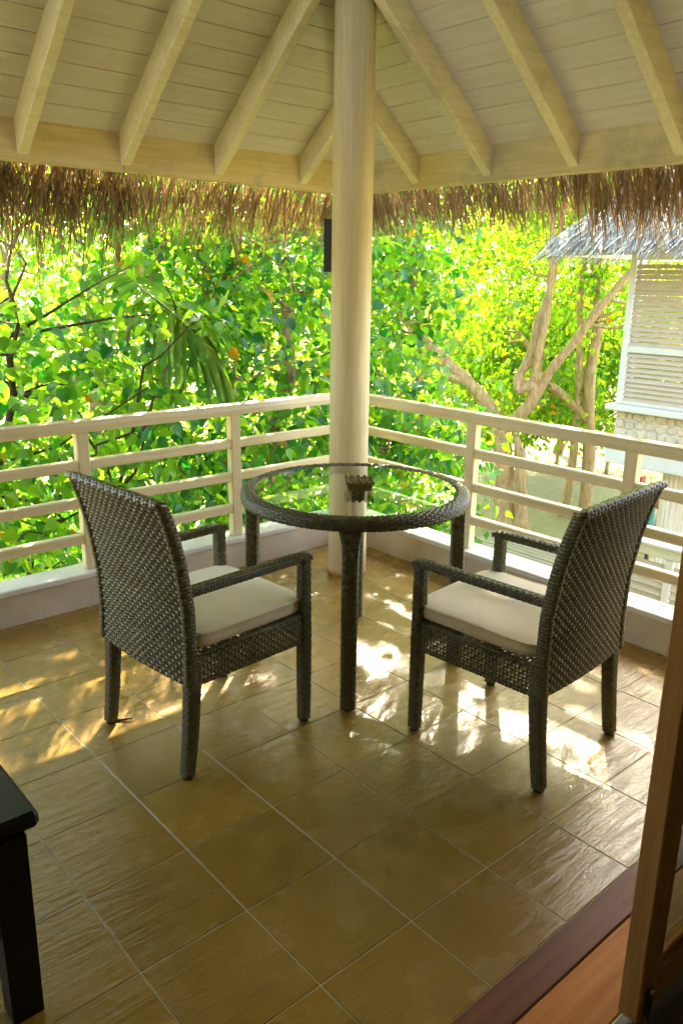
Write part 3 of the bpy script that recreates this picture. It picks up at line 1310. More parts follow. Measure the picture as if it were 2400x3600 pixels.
def ashtray():
    zt = TZ - .0018
    a = rad(-27)
    c = np.array([.860, .268])
    ex = np.array([math.cos(rad(-38.5)), math.sin(rad(-38.5))])
    ey = np.array([-ex[1], ex[0]])
    th = thing('ashtray', 'dark square ashtray with a wavy slatted top on the glass table', 'ashtray', (c[0], c[1], zt))
    def P3(x, y, z):
        p = c + ex * x + ey * y
        return (p[0], p[1], zt + z)
    b = MB()
    s0, s1, h = .045, .053, .034
    V = [P3(x * s0, y * s0, .0) for x, y in ((-1, -1), (1, -1), (1, 1), (-1, 1))] + [P3(x * s1, y * s1, h) for x, y in ((-1, -1), (1, -1), (1, 1), (-1, 1))]
    V += [P3(x * (s1 - .004), y * (s1 - .004), h) for x, y in ((-1, -1), (1, -1), (1, 1), (-1, 1))] + [P3(x * s0 * .9, y * s0 * .9, .006) for x, y in ((-1, -1), (1, -1), (1, 1), (-1, 1))]
    F = [(3, 2, 1, 0)] + [(k * 4 + i, k * 4 + (i + 1) % 4, (k + 1) * 4 + (i + 1) % 4, (k + 1) * 4 + i) for k in range(3) for i in range(4)] + [(12, 13, 14, 15)]
    b.add(V, F)
    part(b, 'bowl', 'ash_bronze', th)
    for k in range(5):
        y = -.052 + .026 * k
        b = MB()
        n = 40
        xs = np.linspace(-.056, .056, n)
        top = h + .006 + .0045 * np.cos(xs * 2 * np.pi / .0255)
        V = []
        for yy in (y - .003, y + .003):
            V += [P3(x, yy, h - .006) for x in xs] + [P3(x, yy, t) for x, t in zip(xs, top)]
        F = []
        for i in range(n - 1):
            F += [(i, i + 1, n + i + 1, n + i), (2 * n + i, 3 * n + i, 3 * n + i + 1, 2 * n + i + 1), (n + i, n + i + 1, 3 * n + i + 1, 3 * n + i), (i, 2 * n + i, 2 * n + i + 1, i + 1)]
        F += [(0, n, 3 * n, 2 * n), (n - 1, 3 * n - 1, 4 * n - 1, 2 * n - 1)]
        b.add(V, F)
        part(b, 'wavy_slat', 'ash_bronze', th)


plain('ash_bronze', (.20, .13, .035), .4, .2, 40, .05, .6)
ashtray()

# ================================================================== OUTSIDE
def at_angle(dx, d, z=0.0):
    """ground position seen from the balcony door in bearing dx (radians) at distance d metres"""
    return np.array([CAM[0] + d * math.sin(dx), CAM[1] + d * math.cos(dx), z])


HEART = np.array([(0, 0, 0), (0, 1, -.10), (0, .45, -.01), (-.34, -.13, .05), (-.52, .20, .09), (-.40, .58, .06), (-.16, .86, -.03), (.34, -.13, .05), (.52, .20, .09), (.40, .58, .06), (.16, .86, -.03)])
HF4 = np.array([(0, 2, 4, 3), (2, 6, 5, 4), (0, 7, 8, 2), (2, 8, 9, 10)])
HF3 = np.array([(2, 1, 6), (2, 10, 1)])
KITE = np.array([(0, 0, 0), (-.45, .42, .08), (0, 1, -.06), (.45, .42, .08)])
KF4 = np.zeros((0, 4), int)
KF3 = np.array([(0, 2, 1), (0, 3, 2)])


def rotmats(R, n, out, droop=.6):
    """leaf frames: y axis = pointing dir (outward and drooping), z = normal biased upwards"""
    y = out + R.normal(0, .75, (n, 3)) + np.array([0, 0, -droop])
    y /= np.linalg.norm(y, axis=1)[:, None]
    z = np.array([0, 0, .8]) + out * .45 + R.normal(0, .62, (n, 3))
    x = np.cross(y, z)
    x /= np.linalg.norm(x, axis=1)[:, None] + 1e-9
    z = np.cross(x, y)
    return np.stack([x, y, z], 2)


def leaf_soup(R, pos, out, size, near):
    n = len(pos)
    T, f4, f3 = (HEART, HF4, HF3) if near else (KITE, KF4, KF3)
    rm = rotmats(R, n, out)
    s = size * R.uniform(.40, 1.25, n)
    Tn = np.repeat(T[None], n, 0)
    Tn[:, :, 2] *= R.uniform(.5, 3.2, n)[:, None]
    Tn[:, :, 0] *= R.uniform(.75, 1.1, n)[:, None]
    Tn[:, :, 2] -= (R.uniform(-.1, .35, n)[:, None]) * Tn[:, :, 1] ** 2
    V = np.einsum('nij,nkj->nki', rm, Tn) * s[:, None, None] + pos[:, None, :]
    k = len(T)
    o = np.arange(n)[:, None, None] * k
    F4 = (f4[None] + o).reshape(-1, 4) if len(f4) else np.zeros((0, 4), int)
    F3 = (f3[None] + o).reshape(-1, 3)
    return V.reshape(-1, 3), F4, F3, np.repeat(R.random(n), k)


LEAFMESH = []


def leaf_meshes():
    R = np.random.default_rng(3)
    for q in range(10):
        V = HEART.copy()
        V[:, 2] *= R.uniform(.8, 3.0)
        V[:, 0] *= R.uniform(.85, 1.15)
        V[:, 2] += .10 * (V[:, 1] ** 2) * R.uniform(-1.2, .3)
        me = bpy.data.meshes.new('leaf')
        me.from_pydata(V.tolist(), [], [tuple(int(t) for t in f) for f in HF4] + [tuple(int(t) for t in f) for f in HF3])
        a = me.attributes.new('rnd', 'FLOAT', 'POINT')
        a.data.foreach_set('value', np.full(len(V), (q + .5) / 10 if q < 9 else .93, np.float32))
        me.polygons.foreach_set('use_smooth', [True] * len(me.polygons))
        me.materials.append(M['leaf_near'])
        LEAFMESH.append(me)


leaf_meshes()


def curve(p0, p1, k=6, sag=0.0, wob=.08, R=None):
    t = np.linspace(0, 1, k)[:, None]
    p = p0[None] * (1 - t) + p1[None] * t
    p[:, 2] += sag * np.sin(np.pi * t[:, 0])
    if R is not None:
        L = np.linalg.norm(p1 - p0)
        p[1:-1] += R.normal(0, wob * L * .25, (k - 2, 3))
    return p


def tree(label, base, trunk_top, blobs, nclump, nleaf, size, near, seed, name='leafy_tree', trunk_r=.12, solo=0, clump_r=.45, mat=None, bark='bark', group=None, trunk_paths=None, shell=.55):
    """blobs: list of (centre, radii). Leaves sit in clumps at the ends of twigs inside the blobs."""
    R = np.random.default_rng(seed)
    base = np.asarray(base, float)
    th = thing(name, label, 'bush' if 'bush' in name else 'tree', base, 0, group)
    mb = MB()
    nodes = []
    if trunk_paths is None:
        tt = np.asarray(trunk_top, float)
        p = curve(base, tt, 8, 0, .12, R)
        p[0] = base
        mb.tube(p, np.linspace(trunk_r, trunk_r * .5, 8), 9)
        nodes.append(p[3:])
        part(mb, 'trunk', bark, th)
    else:
        for nm, pth, rr in trunk_paths:
            pth = np.asarray(pth, float)
            # densify
            tq = np.linspace(0, len(pth) - 1, (len(pth) - 1) * 4 + 1)
            i0 = np.clip(tq.astype(int), 0, len(pth) - 2)
            fr = tq - i0
            def cr(a):
                a = np.asarray(a, float)
                if a.ndim == 1:
                    a = a[:, None]
                pm = np.concatenate([a[:1], a, a[-1:]])
                q0, q1, q2, q3 = pm[i0], pm[i0 + 1], pm[i0 + 2], pm[i0 + 3]
                f = fr[:, None]
                return .5 * (2 * q1 + (q2 - q0) * f + (2 * q0 - 5 * q1 + 4 * q2 - q3) * f ** 2 + (3 * q1 - q0 - 3 * q2 + q3) * f ** 3)
            P_ = cr(pth)
            r_ = cr(np.asarray(rr))[:, 0]
            r_ = r_ * (1 + .10 * np.sin(np.arange(len(r_)) * 1.7 + seed))
            b = MB()
            b.tube(P_, np.maximum(r_, .01), 12)
            b.v[-1] += R.normal(0, 1, b.v[-1].shape) * np.repeat(np.maximum(r_, .01), 12)[:, None] * .055
            part(b, nm, bark, th)
            nodes.append(P_[len(P_) // 2:])
    nodes = np.concatenate(nodes)
    wts = np.array([b_[1][0] * b_[1][1] * b_[1][2] * (b_[2] if len(b_) > 2 else 1) for b_ in blobs], float)
    cen = np.average(np.array([b_[0] for b_ in blobs]), axis=0, weights=wts)
    blobs = [b_[:2] for b_ in blobs]
    wts /= wts.sum()
    cl = []
    for (c, r), wq in zip(blobs, wts):
        k = max(2, int(nclump * wq))
        d = R.normal(0, 1, (k, 3))
        d /= np.linalg.norm(d, axis=1)[:, None]
        q = R.uniform(shell ** 3, 1, k) ** (1 / 3)
        cl.append(np.asarray(c) + d * q[:, None] * np.asarray(r))
    cl = np.concatenate(cl)
    bm = MB()
    for k, c in enumerate(cl):
        dd = np.linalg.norm(nodes - c, axis=1) + np.maximum(0, nodes[:, 2] - c[2])
        i = int(np.argmin(dd))
        p = curve(nodes[i], c, 5, .1 * dd[i] * .3, .25, R)
        r0 = max(.008, min(trunk_r * .3, .012 * dd[i] + .006))
        bm.tube(p, np.linspace(r0, .003, 5), 4 if not near else 5, False)
        if k % 4 == 0:
            nodes = np.concatenate([nodes, p[2:4]])
    part(bm, 'twigs', bark, th, False)['kind'] = 'stuff'
    per = R.multinomial(nleaf, np.full(len(cl), 1 / len(cl)))
    pos = np.repeat(cl, per, axis=0)
    loc = R.normal(0, 1, (nleaf, 3)) * clump_r * np.array([.55, .55, .42])
    pos = pos + loc
    out = (pos - cen)
    out /= np.linalg.norm(out, axis=1)[:, None] + 1e-9
    ll = loc / (np.linalg.norm(loc, axis=1)[:, None] + 1e-9)
    out = .55 * ll + .45 * out
    keep = pos[:, 2] > GZ + .15
    # nothing grows through the balcony or its roof
    keep &= ~((pos[:, 0] < 3.15) & (pos[:, 1] < 2.8) & (pos[:, 2] > 1.45))
    keep &= ~((pos[:, 0] < 2.5) & (pos[:, 1] < 2.0))
    pos, out = pos[keep], out[keep]
    if solo:
        vd = pos - CAM
        dist = np.linalg.norm(vd, axis=1)
        ca = (vd @ _f) / dist
        idx = np.where(ca > .80)[0]
        idx = idx[np.argsort(dist[idx])][:solo]
        msk = np.zeros(len(pos), bool)
        msk[idx] = True
        rm = rotmats(R, len(idx), out[idx])
        for q, i in enumerate(idx):
            o = bpy.data.objects.new('leaf', LEAFMESH[int(R.integers(0, 10))] if R.random() > .02 else LEAFMESH[9])
            col.objects.link(o)
            mt = Matrix([list(rm[q][r]) + [0] for r in range(3)] + [[0, 0, 0, 1]])
            s = size * R.uniform(.6, 1.3)
            o.parent = th
            o.matrix_local = Matrix.Translation(Vector(pos[i] - base)) @ mt @ Matrix.Scale(s, 4)
        pos, out = pos[~msk], out[~msk]
    V, F4, F3, rn = leaf_soup(R, pos, out, size, near)
    o = soup('crown', V, F4, F3, rn, mat or ('leaf_near' if near else 'leaf_far'), th)
    o['kind'] = 'stuff'
    return th


def A(*a):
    return np.array(a, float)


def blob(dx, d, z, rx, rz):
    return (at_angle(dx, d, z), (rx, rx, rz))


def trees():
    GN = 'broad leaved trees growing close to the left railing'
    b = at_angle(.30, 5.6, GZ)
    tree('broad leaved tree close to the left railing, nearest the left edge of the view', b, at_angle(.33, 5.4, 1.2),
         [blob(.36, 5.2, 1.0, 1.1, 1.1), blob(.22, 5.4, .6, 1.0, 1.2), blob(.33, 5.6, -.9, 1.0, 1.0), blob(.38, 6.0, 2.7, 1.2, .8)], 160, 7600, .080, True, 21, trunk_r=.042, solo=260, group=GN, bark='bark_dark', clump_r=.42)
    b = at_angle(.50, 6.6, GZ)
    tree('broad leaved tree standing behind the middle of the left railing', b, at_angle(.50, 6.4, 1.2),
         [blob(.49, 6.5, .9, 1.0, .9), blob(.55, 6.2, -.5, 1.1, .9), blob(.45, 6.2, -1.3, 1.1, .8), blob(.58, 6.6, 2.3, 1.2, .9)], 160, 8000, .082, True, 22, trunk_r=.10, solo=260, group=GN, clump_r=.42)
    b = at_angle(.64, 7.2, GZ)
    tree('broad leaved tree just left of the column, dense down to the railing', b, at_angle(.65, 7.0, 1.4),
         [blob(.65, 6.4, .4, 1.0, 1.0), blob(.68, 6.6, -.8, 1.1, .9), blob(.62, 7.0, 1.9, 1.1, .8), blob(.74, 6.8, -.1, .9, 1.3)], 150, 7400, .082, True, 23, trunk_r=.11, solo=220, group=GN, clump_r=.42)
    b = at_angle(.80, 8.6, GZ)
    tree('broad leaved tree just right of the column with low hanging leaves', b, at_angle(.80, 8.4, 1.6),
         [blob(.775, 7.8, -.45, .75, .8), blob(.785, 8.0, 2.6, .75, .45), blob(.77, 8.2, 1.4, .7, .7)], 90, 4200, .088, True, 24, trunk_r=.07, solo=150, group=GN, clump_r=.42)

    # main forked tree on the sand
    def at(dx, d, z):
        return at_angle(dx, d, z)
    B = np.array([9.9, 6.2, GZ])
    dv = np.array([math.sin(.93), math.cos(.93), 0])
    rv = np.array([dv[1], -dv[0], 0])
    def q(lat, z, dep=0.0):
        return B + rv * lat + dv * dep + np.array([0, 0, z - GZ])
    paths = [
        ('trunk', [q(-.02, GZ - .1), q(-.10, -2.2, .05), q(-.15, -1.7, .05), q(-.20, -1.25), q(-.27, -.88)], [.23, .19, .17, .16, .15]),
        ('stem', [q(.24, GZ - .1, -.1), q(.17, -2.1, -.12), q(.13, -1.7, -.1), q(.10, -1.3, -.05), q(.0, -1.0)], [.15, .115, .10, .085, .06]),
        ('limb', [q(-.25, -.92), q(-.49, -.48, .05), q(-.90, -.08, .1), q(-1.24, .20, .15), q(-1.85, .73, .3), q(-2.25, 1.2, .4), q(-2.5, 1.9, .5), q(-2.7, 2.9, .5)], [.125, .115, .105, .10, .085, .07, .055, .03]),
        ('limb', [q(-.25, -.92), q(.03, -.62, -.1), q(.22, -.34, -.15), q(.19, -.10, -.2), q(.0, -.16, -.22), q(-.02, .02, -.22), q(.14, .41, -.22), q(.24, 1.01, -.25), q(.34, 1.35, -.25), q(.42, 2.0, -.3), q(.5, 3.2, -.3)], [.11, .10, .095, .11, .09, .08, .078, .07, .06, .05, .03]),
        ('limb', [q(.18, -.40, -.12), q(.27, -.28, -.15), q(.52, .23, -.2), q(.81, .64, -.3), q(1.15, 1.2, -.35), q(1.46, 1.62, -.4), q(1.9, 2.4, -.5), q(2.2, 3.4, -.5)], [.085, .08, .075, .07, .065, .055, .045, .03]),
        ('limb', [q(-.88, -.10, .1), q(-1.2, -.02, .0), q(-1.6, .02, -.1), q(-2.1, .12, -.2)], [.07, .06, .045, .02]),
        ('limb', [q(.22, -.05, -.2), q(.25, .35, -.35), q(.33, .9, -.4), q(.36, 1.5, -.45), q(.3, 2.6, -.5)], [.07, .06, .055, .05, .03]),
    ]
    tree('large pale barked tree on the sand with a trunk forking above the right railing', B, None,
         [(q(-1.6, 3.3, .6), (2.0, 2.0, 1.2)), (q(1.0, 3.3, .6), (2.0, 2.2, 1.2)), (q(-2.6, .9, 1.0), (1.3, 1.6, 1.0)), (q(2.2, 1.6, .8), (1.2, 1.6, 1.0)), (q(.3, 5.2, 0), (3.4, 3.4, 1.3)), (q(-.6, 5.9, -.4), (3.0, 3.0, 1.2)), (q(-2.0, 1.6, .4), (1.6, 1.5, .9)), (A(8.5, 4.9, 7.1), (2.1, 2.1, 1.2), 2.3), (A(8.8, 6.8, 8.1), (2.9, 2.9, 1.5), .06), (A(6.5, 6.7, 7.2), (1.7, 1.7, 1.1), 1.5), (q(.2, .2, 1.8), (2.0, 1.0, 1.2)), (q(-1.5, -.9, 1.6), (1.3, 1.0, .6))],  # high blobs above the view are added to block sun from the balcony floor
         410, 38000, .125, False, 31, trunk_r=.12, trunk_paths=paths, clump_r=.6)
    # tree right, by the neighbour house
    B2 = at_angle(1.015, 15.2, GZ)
    def q2(lat, z, dep=0.0):
        return B2 + rv * lat + dv * dep + np.array([0, 0, z - GZ])
    paths = [('trunk', [q2(.15, GZ - .1), q2(.12, -1.5), q2(.0, -.2), q2(.05, .8), q2(-.1, 2.0), q2(-.2, 3.6)], [.13, .11, .10, .09, .075, .04]),
             ('stem', [q2(-.25, GZ - .1), q2(-.15, -1.5), q2(-.2, .2), q2(-.30, 1.4), q2(-.2, 2.4)], [.075, .07, .06, .05, .03]),
             ('limb', [q2(.08, -.9), q2(-.45, -.42), q2(-.9, -.1), q2(-1.1, .4), q2(-1.5, .9)], [.085, .08, .065, .05, .02])]
    tree('slender tree with two brown stems beside the white shuttered house', B2, None,
         [(q2(-.6, 2.6, .5), (1.6, 2.0, 1.2)), (q2(-1.2, .2, 1.0), (1.4, 1.6, 1.1)), (q2(-.6, -.9, .8), (1.3, 1.5, .45)), (q2(.6, 3.8), (2.0, 2.2, 1.2))],
         130, 8000, .115, False, 32, trunk_r=.10, trunk_paths=paths, clump_r=.55)
    # further trees
    GF = 'trees standing behind the sandy clearing'
    far = [(.14, 12, 'far left tree at the left edge behind the dark branch', 5200), (.33, 14, 'tree behind the left post of the left railing', 6800), (.45, 16.5, 'tree with a leaning brown trunk seen above the left railing', 6800),
           (.57, 13, 'tree seen left of the palm frond tip', 6800), (.69, 15, 'tree directly behind the column', 6600), (.865, 20, 'bright tree behind the gap right of the column', 5200),
           (.90, 22, 'bright yellow green tree behind the left limb of the forked tree', 7600), (.985, 21, 'bright yellow green tree behind the fork of the pale barked tree', 7600), (1.07, 24, 'bright tree seen between the slender tree and the shuttered house', 7600), (1.18, 20, 'tree rising behind the thatch of the neighbouring house', 5200)]
    for k, (dx, d, lab, nl) in enumerate(far):
        b = at_angle(dx, d, GZ)
        R = np.random.default_rng(100 + k)
        r = d * .13
        bl = [(at_angle(dx + R.normal(0, .02), d, 1.8), (r, r, 1.6)), (at_angle(dx + .05, d + 1, 4.6), (r * 1.1, r * 1.1, 1.6)), (at_angle(dx - .04, d - .5, -.5), (r * .9, r * .9, 1.0))]
        if dx < .75:
            bl.append((at_angle(dx + .02, d - 1, -1.6), (r, r, .7)))
        tree(lab, b, at_angle(dx + .01, d, 2.5), bl, 150, int(nl * 1.7), .125, False, 200 + k, trunk_r=.13, group=GF, clump_r=.62)


    GB = 'low bushes along the far side of the sandy clearing'
    for k, (dx, d, lab) in enumerate(((.875, 17.5, 'low bright bush on the sand left of the forked tree trunk'), (.945, 18.5, 'low bright bush seen right behind the forked tree trunk'),
                                      (.985, 19.5, 'low bright bush between the forked tree and the slender tree'), (1.045, 19.0, 'low bush right of the slender tree beside the house'))):
        b = at_angle(dx, d, GZ)
        tree(lab, b, at_angle(dx, d, -1.0), [blob(dx, d, -.75, 1.5, 1.15), blob(dx + .03, d + .6, .3, 1.4, .9)], 70, 5200, .12, False, 300 + k, name='leafy_bush', trunk_r=.05, group=GB, clump_r=.55)


trees()


def palm():
    base = at_angle(.415, 10.4, GZ)
    th = thing('palm_tree', 'coconut palm with a ringed brown trunk and a drooping frond above the left railing', 'palm', base)
    b = MB()
    k = 40
    z = np.linspace(GZ, 1.6, k)
    tip = at_angle(.43, 9.6, 1.9)
    p = np.stack([np.interp(z, [GZ, 1.9], [base[i], tip[i]]) for i in (0, 1)] + [z], 1)
    r = .115 + .010 * (np.arange(k) % 2) - np.linspace(0, .02, k)
    b.tube(p, r, 14)
    part(b, 'trunk', 'palm_bark', th)
    R = np.random.default_rng(9)
    crown = p[-1]
    def frond(pts, ln, n, droop, nm='frond'):
        pts = np.asarray(pts, float)
        t = np.linspace(0, 1, 14)
        seg = np.linspace(0, 1, len(pts))
        rp = np.stack([np.interp(t, seg, pts[:, i]) for i in range(3)], 1)
        for _ in range(2):
            rp[1:-1] = (rp[:-2] + 2 * rp[1:-1] + rp[2:]) / 4
        b = MB()
        b.tube(rp, np.linspace(.018, .004, 14), 6)
        fr = part(b, nm, 'palm_rib', th)
        bpy.context.view_layer.update()
        inv = fr.matrix_world.inverted()
        tq = np.linspace(.06, 1.0, n)
        for i, tt in enumerate(tq):
            c = np.array([np.interp(tt, t, rp[:, q]) for q in range(3)])
            c2 = np.array([np.interp(min(1, tt + .03), t, rp[:, q]) for q in range(3)]) - np.array([np.interp(max(0, tt - .03), t, rp[:, q]) for q in range(3)])
            d = c2 / (np.linalg.norm(c2) + 1e-9)
            lat = np.cross(d, (0, 0, 1.0))
            lat /= np.linalg.norm(lat) + 1e-9
            for s in (-1, 1):
                L = ln * (1.0 - .65 * abs(tt - .42) ** 1.2) * R.uniform(.88, 1.1)
                dirn = lat * s * .55 + d * .42 + R.normal(0, .05, 3) + np.array([0, 0, .1])
                P_ = [c]
                for q in range(4):
                    dirn = dirn + np.array([0, 0, -droop * (.5 + .5 * q / 3)])
                    dn = dirn / np.linalg.norm(dirn)
                    P_.append(P_[-1] + dn * L / 4)
                P_ = np.array(P_)
                wid = np.array([.35, 1, .9, .6, .12]) * .019
                side = np.cross(np.gradient(P_, axis=0), lat * s + np.array([0, 0, .3]))
                side /= np.linalg.norm(side, axis=1)[:, None] + 1e-9
                V = np.concatenate([P_ + side * wid[:, None], P_ - side * wid[:, None] + np.array([0, 0, .004])])
                F = [(q, q + 1, 5 + q + 1, 5 + q) for q in range(4)]
                me = bpy.data.meshes.new('leaflet')
                me.from_pydata(V.tolist(), [], F)
                a = me.attributes.new('rnd', 'FLOAT', 'POINT')
                a.data.foreach_set('value', np.full(10, R.random(), np.float32))
                me.materials.append(M['leaf_palm'])
                o = link('leaflet', me, fr)
                o.matrix_parent_inverse = inv
    # the frond that hangs into view
    frond([crown + A(0, 0, .05), at_angle(.445, 8.0, 1.80), at_angle(.455, 6.4, 1.66), at_angle(.475, 5.3, 1.50), at_angle(.520, 5.0, 1.36), at_angle(.56, 5.0, 1.10)], .68, 60, .40)
    frond([crown, at_angle(.36, 9.0, 2.3), at_angle(.30, 8.2, 2.0), at_angle(.26, 7.6, 1.4)], .7, 24, .4)
    frond([crown, at_angle(.48, 10.2, 2.6), at_angle(.55, 10.0, 2.3), at_angle(.60, 9.8, 1.6)], .7, 24, .4)


plain('palm_rib', (.20, .18, .04), .5)
palm()


def neighbour():
    XN, Y1, Y0 = 8.0, 3.34, -2.5
    th = thing('neighbour_house', 'white two storey house with louvred shutters, a stone band and a grey thatched roof', 'house', (XN, Y1, GZ))
    # slab band
    b = MB(); b.box((XN - .04, Y0, -.66), (XN + 5.0, Y1 + .03, -.325), .01); part(b, 'slab_band', 'blue_white', th)
    b = MB(); b.box((XN + .05, Y0, -.3245), (XN + .25, Y1 - .03, .02)); part(b, 'backing_wall', 'mortar', th)
    b = MB(); b.box((XN + .2505, Y1 - .25, -.3245), (XN + 4.8, Y1 - .031, .02)); part(b, 'backing_wall', 'mortar', th)
    # stones: irregular polygons on the front band
    R = np.random.default_rng(41)
    rows = [(-.320, -.215), (-.208, -.105), (-.098, .012)]
    stones = []
    for r_, (z0, z1) in enumerate(rows):
        y = Y1 - .035
        while y > .2:
            L = R.uniform(.075, .17)
            stones.append((y - L + .004, y, z0 + R.normal(0, .008), z1 + R.normal(0, .008)))
            y -= L
    for (ya, yb, za, zb) in stones:
        b = MB()
        cyy, czz = (ya + yb) / 2, (za + zb) / 2
        k = 8
        an = np.linspace(0, 2 * np.pi, k, endpoint=False) + R.uniform(0, .7)
        rr = R.uniform(.88, 1.08, k)
        e = 4.5
        kk = (np.abs(np.cos(an)) ** e + np.abs(np.sin(an)) ** e) ** (-1 / e)
        py = cyy + np.cos(an) * kk * rr * (yb - ya) / 2
        pz = czz + np.sin(an) * kk * rr * (zb - za) / 2
        x1 = XN + .024 + R.uniform(-.01, .01)
        V = [(XN + .055, a, c) for a, c in zip(py, pz)] + [(x1 + .012, a, c) for a, c in zip(py, pz)] + [(x1, cyy + (a - cyy) * .72, czz + (c - czz) * .72) for a, c in zip(py, pz)]
        F = [tuple(range(2 * k, 3 * k))] + [(j * k + i, j * k + (i + 1) % k, (j + 1) * k + (i + 1) % k, (j + 1) * k + i) for j in range(2) for i in range(k)]
        b.add(V, F, False)
        part(b, 'stone', 'coral_stone', th)
    b = MB(); b.box((XN - .10, Y0, .0205), (XN + .35, Y1 + .06, .095), .012); part(b, 'sill', 'blue_white', th)
    # shutters
    zt = 1.92
    def shutter(ya, yb):
        fr = MB()
        x0, x1 = XN + .02, XN + .075
        fr.box((x0, yb - .085, .0955), (x1, yb, zt), .006)
        fr.box((x0, ya, .0955), (x1, ya + .085, zt), .006)
        fr.box((x0 + .002, ya + .086, zt - .095), (x1 - .002, yb - .086, zt - .002), .006)
        fr.box((x0 + .002, ya + .086, .0955), (x1 - .002, yb - .086, .14), .006)
        fr.box((x0 + .002, ya + .086, .735), (x1 - .002, yb - .086, .815), .006)
        f = part(fr, 'shutter', 'blue_white', th)
        zs = list(np.arange(.165, .72, .0605)) + list(np.arange(.845, zt - .11, .0605))
        for z in zs:
            b = MB()
            tl = R.normal(0, .004)
            c, s = .026, .024
            V = []
            for y in (ya + .084, yb - .084):
                V += [(x0 + .004, y, z - s + tl), (x0 + .008, y, z - s + tl - .006), (x1 - .004, y, z + s - .006), (x1 - .008, y, z + s)]
            b.add(V, [(0, 1, 2, 3), (7, 6, 5, 4), (0, 4, 5, 1), (1, 5, 6, 2), (2, 6, 7, 3), (3, 7, 4, 0)])
            subpart(b, 'slat', 'shutter_paint', f)
    shutter(Y1 - 1.20, Y1 - .02)
    shutter(Y1 - 2.42, Y1 - 1.22)
    # corner return wall frame
    b = MB(); b.box((XN + .12, Y1 - .12, .0955), (XN + .22, Y1 - .03, zt)); part(b, 'corner_post', 'blue_white', th)
    b = MB(); b.box((XN - .02, Y0, zt + .001), (XN + .2, Y1, zt + .16)); part(b, 'beam', 'shutter_paint', th)
    # roof core
    b = MB()
    xe, ze, ye = XN - .75, 1.86, Y1 + .62
    V = []
    for h in (0, .16):
        V += [(xe, Y0, ze + h), (xe, ye, ze + h), (XN + 1.6, ye - 1.7, ze + 2.1 + h), (XN + 1.6, Y0, ze + 2.1 + h)]
    b.add(V, [(0, 3, 2, 1), (4, 5, 6, 7), (0, 1, 5, 4), (1, 2, 6, 5), (2, 3, 7, 6), (3, 0, 4, 7)])
    V = []
    for h in (0.002, .162):
        V += [(xe, ye, ze + h), (XN + 4.5, ye, ze + h), (XN + 4.5, ye - 1.7, ze + 2.1 + h), (XN + 1.6, ye - 1.7, ze + 2.1 + h)]
    b.add(V, [(0, 3, 2, 1), (4, 5, 6, 7), (0, 1, 5, 4), (1, 2, 6, 5), (2, 3, 7, 6), (3, 0, 4, 7)])
    part(b, 'roof_core', 'mortar', th)
    # thatch strands on the roof slopes
    n = 15000
    a, c = R.random(n), R.random(n) ** 1.4
    side = R.random(n) < .72
    up = np.array([2.35, 0, 2.1]); up2 = np.array([0, -1.7, 2.1])
    L = R.uniform(.16, .38, n)
    p0 = np.empty((n, 3)); dn = np.empty((n, 3)); nrm = np.empty((n, 3)); al = np.empty((n, 3))
    s = side
    p0[s] = np.array([xe, 0, ze + .17]) + c[s][:, None] * np.array([2.35, 0, 2.1]); p0[s, 1] = -1.2 + a[s] * (ye + 1.2 - 1.7 * c[s])
    dn[s] = -np.array([2.35, 0, 2.1]) / 3.15; nrm[s] = np.array([-2.1, 0, 2.35]) / 3.15; al[s] = (0, 1, 0)
    s = ~side
    p0[s] = np.array([0, ye, ze + .17]) + c[s][:, None] * np.array([0, -1.7, 2.1]); p0[s, 0] = xe + 2.35 * c[s] + a[s] * 3.0
    dn[s] = -np.array([0, -1.7, 2.1]) / 2.7; nrm[s] = np.array([0, 2.1, 1.7]) / 2.7; al[s] = (1, 0, 0)
    d = dn + al * R.normal(0, .30, n)[:, None] + nrm * R.uniform(-.05, .30, n)[:, None]
    d /= np.linalg.norm(d, axis=1)[:, None]
    p0 += nrm * R.uniform(-.03, .03, n)[:, None]
    p2 = p0 + d * L[:, None] + np.array([0, 0, -1.0])[None] * (R.random(n) * .06)[:, None]
    wd = R.uniform(.006, .013, n)[:, None]
    V = np.stack([p0 - al * wd, p0 + al * wd, p2 - al * wd * .5, p2 + al * wd * .5], 1).reshape(-1, 3)
    F = np.arange(n)[:, None] * 4 + np.array([0, 1, 3, 2])
    o = soup('thatch', V, F, np.zeros((0, 3), int), np.repeat(R.random(n) * .9, 4), 'thatch_grey', th, False)
    o['kind'] = 'stuff'
    # ground floor: reeded columns under the slab
    for yy in (2.56, -.2):
        b = MB()
        k = 64
        an = np.linspace(0, 2 * np.pi, k, endpoint=False)
        r = .155 + .010 * np.cos(an * 16)
        V = np.concatenate([np.c_[XN + .35 + r * np.cos(an), yy + r * np.sin(an), np.full(k, z)] for z in (GZ, -.661)])
        b.add(V, [(i, (i + 1) % k, k + (i + 1) % k, k + i) for i in range(k)], False)
        part(b, 'reeded_column', 'stripe_wood', th)
    b = MB(); b.box((XN + 4.6, Y0, GZ), (XN + 4.8, Y1, -.661)); part(b, 'rear_wall', 'white_paint', th)
    b = MB(); b.box((XN - .3, Y0, GZ), (XN + 4.6, Y1 + .2, GZ + .10)); part(b, 'terrace', 'sill_paint', th)


neighbour()


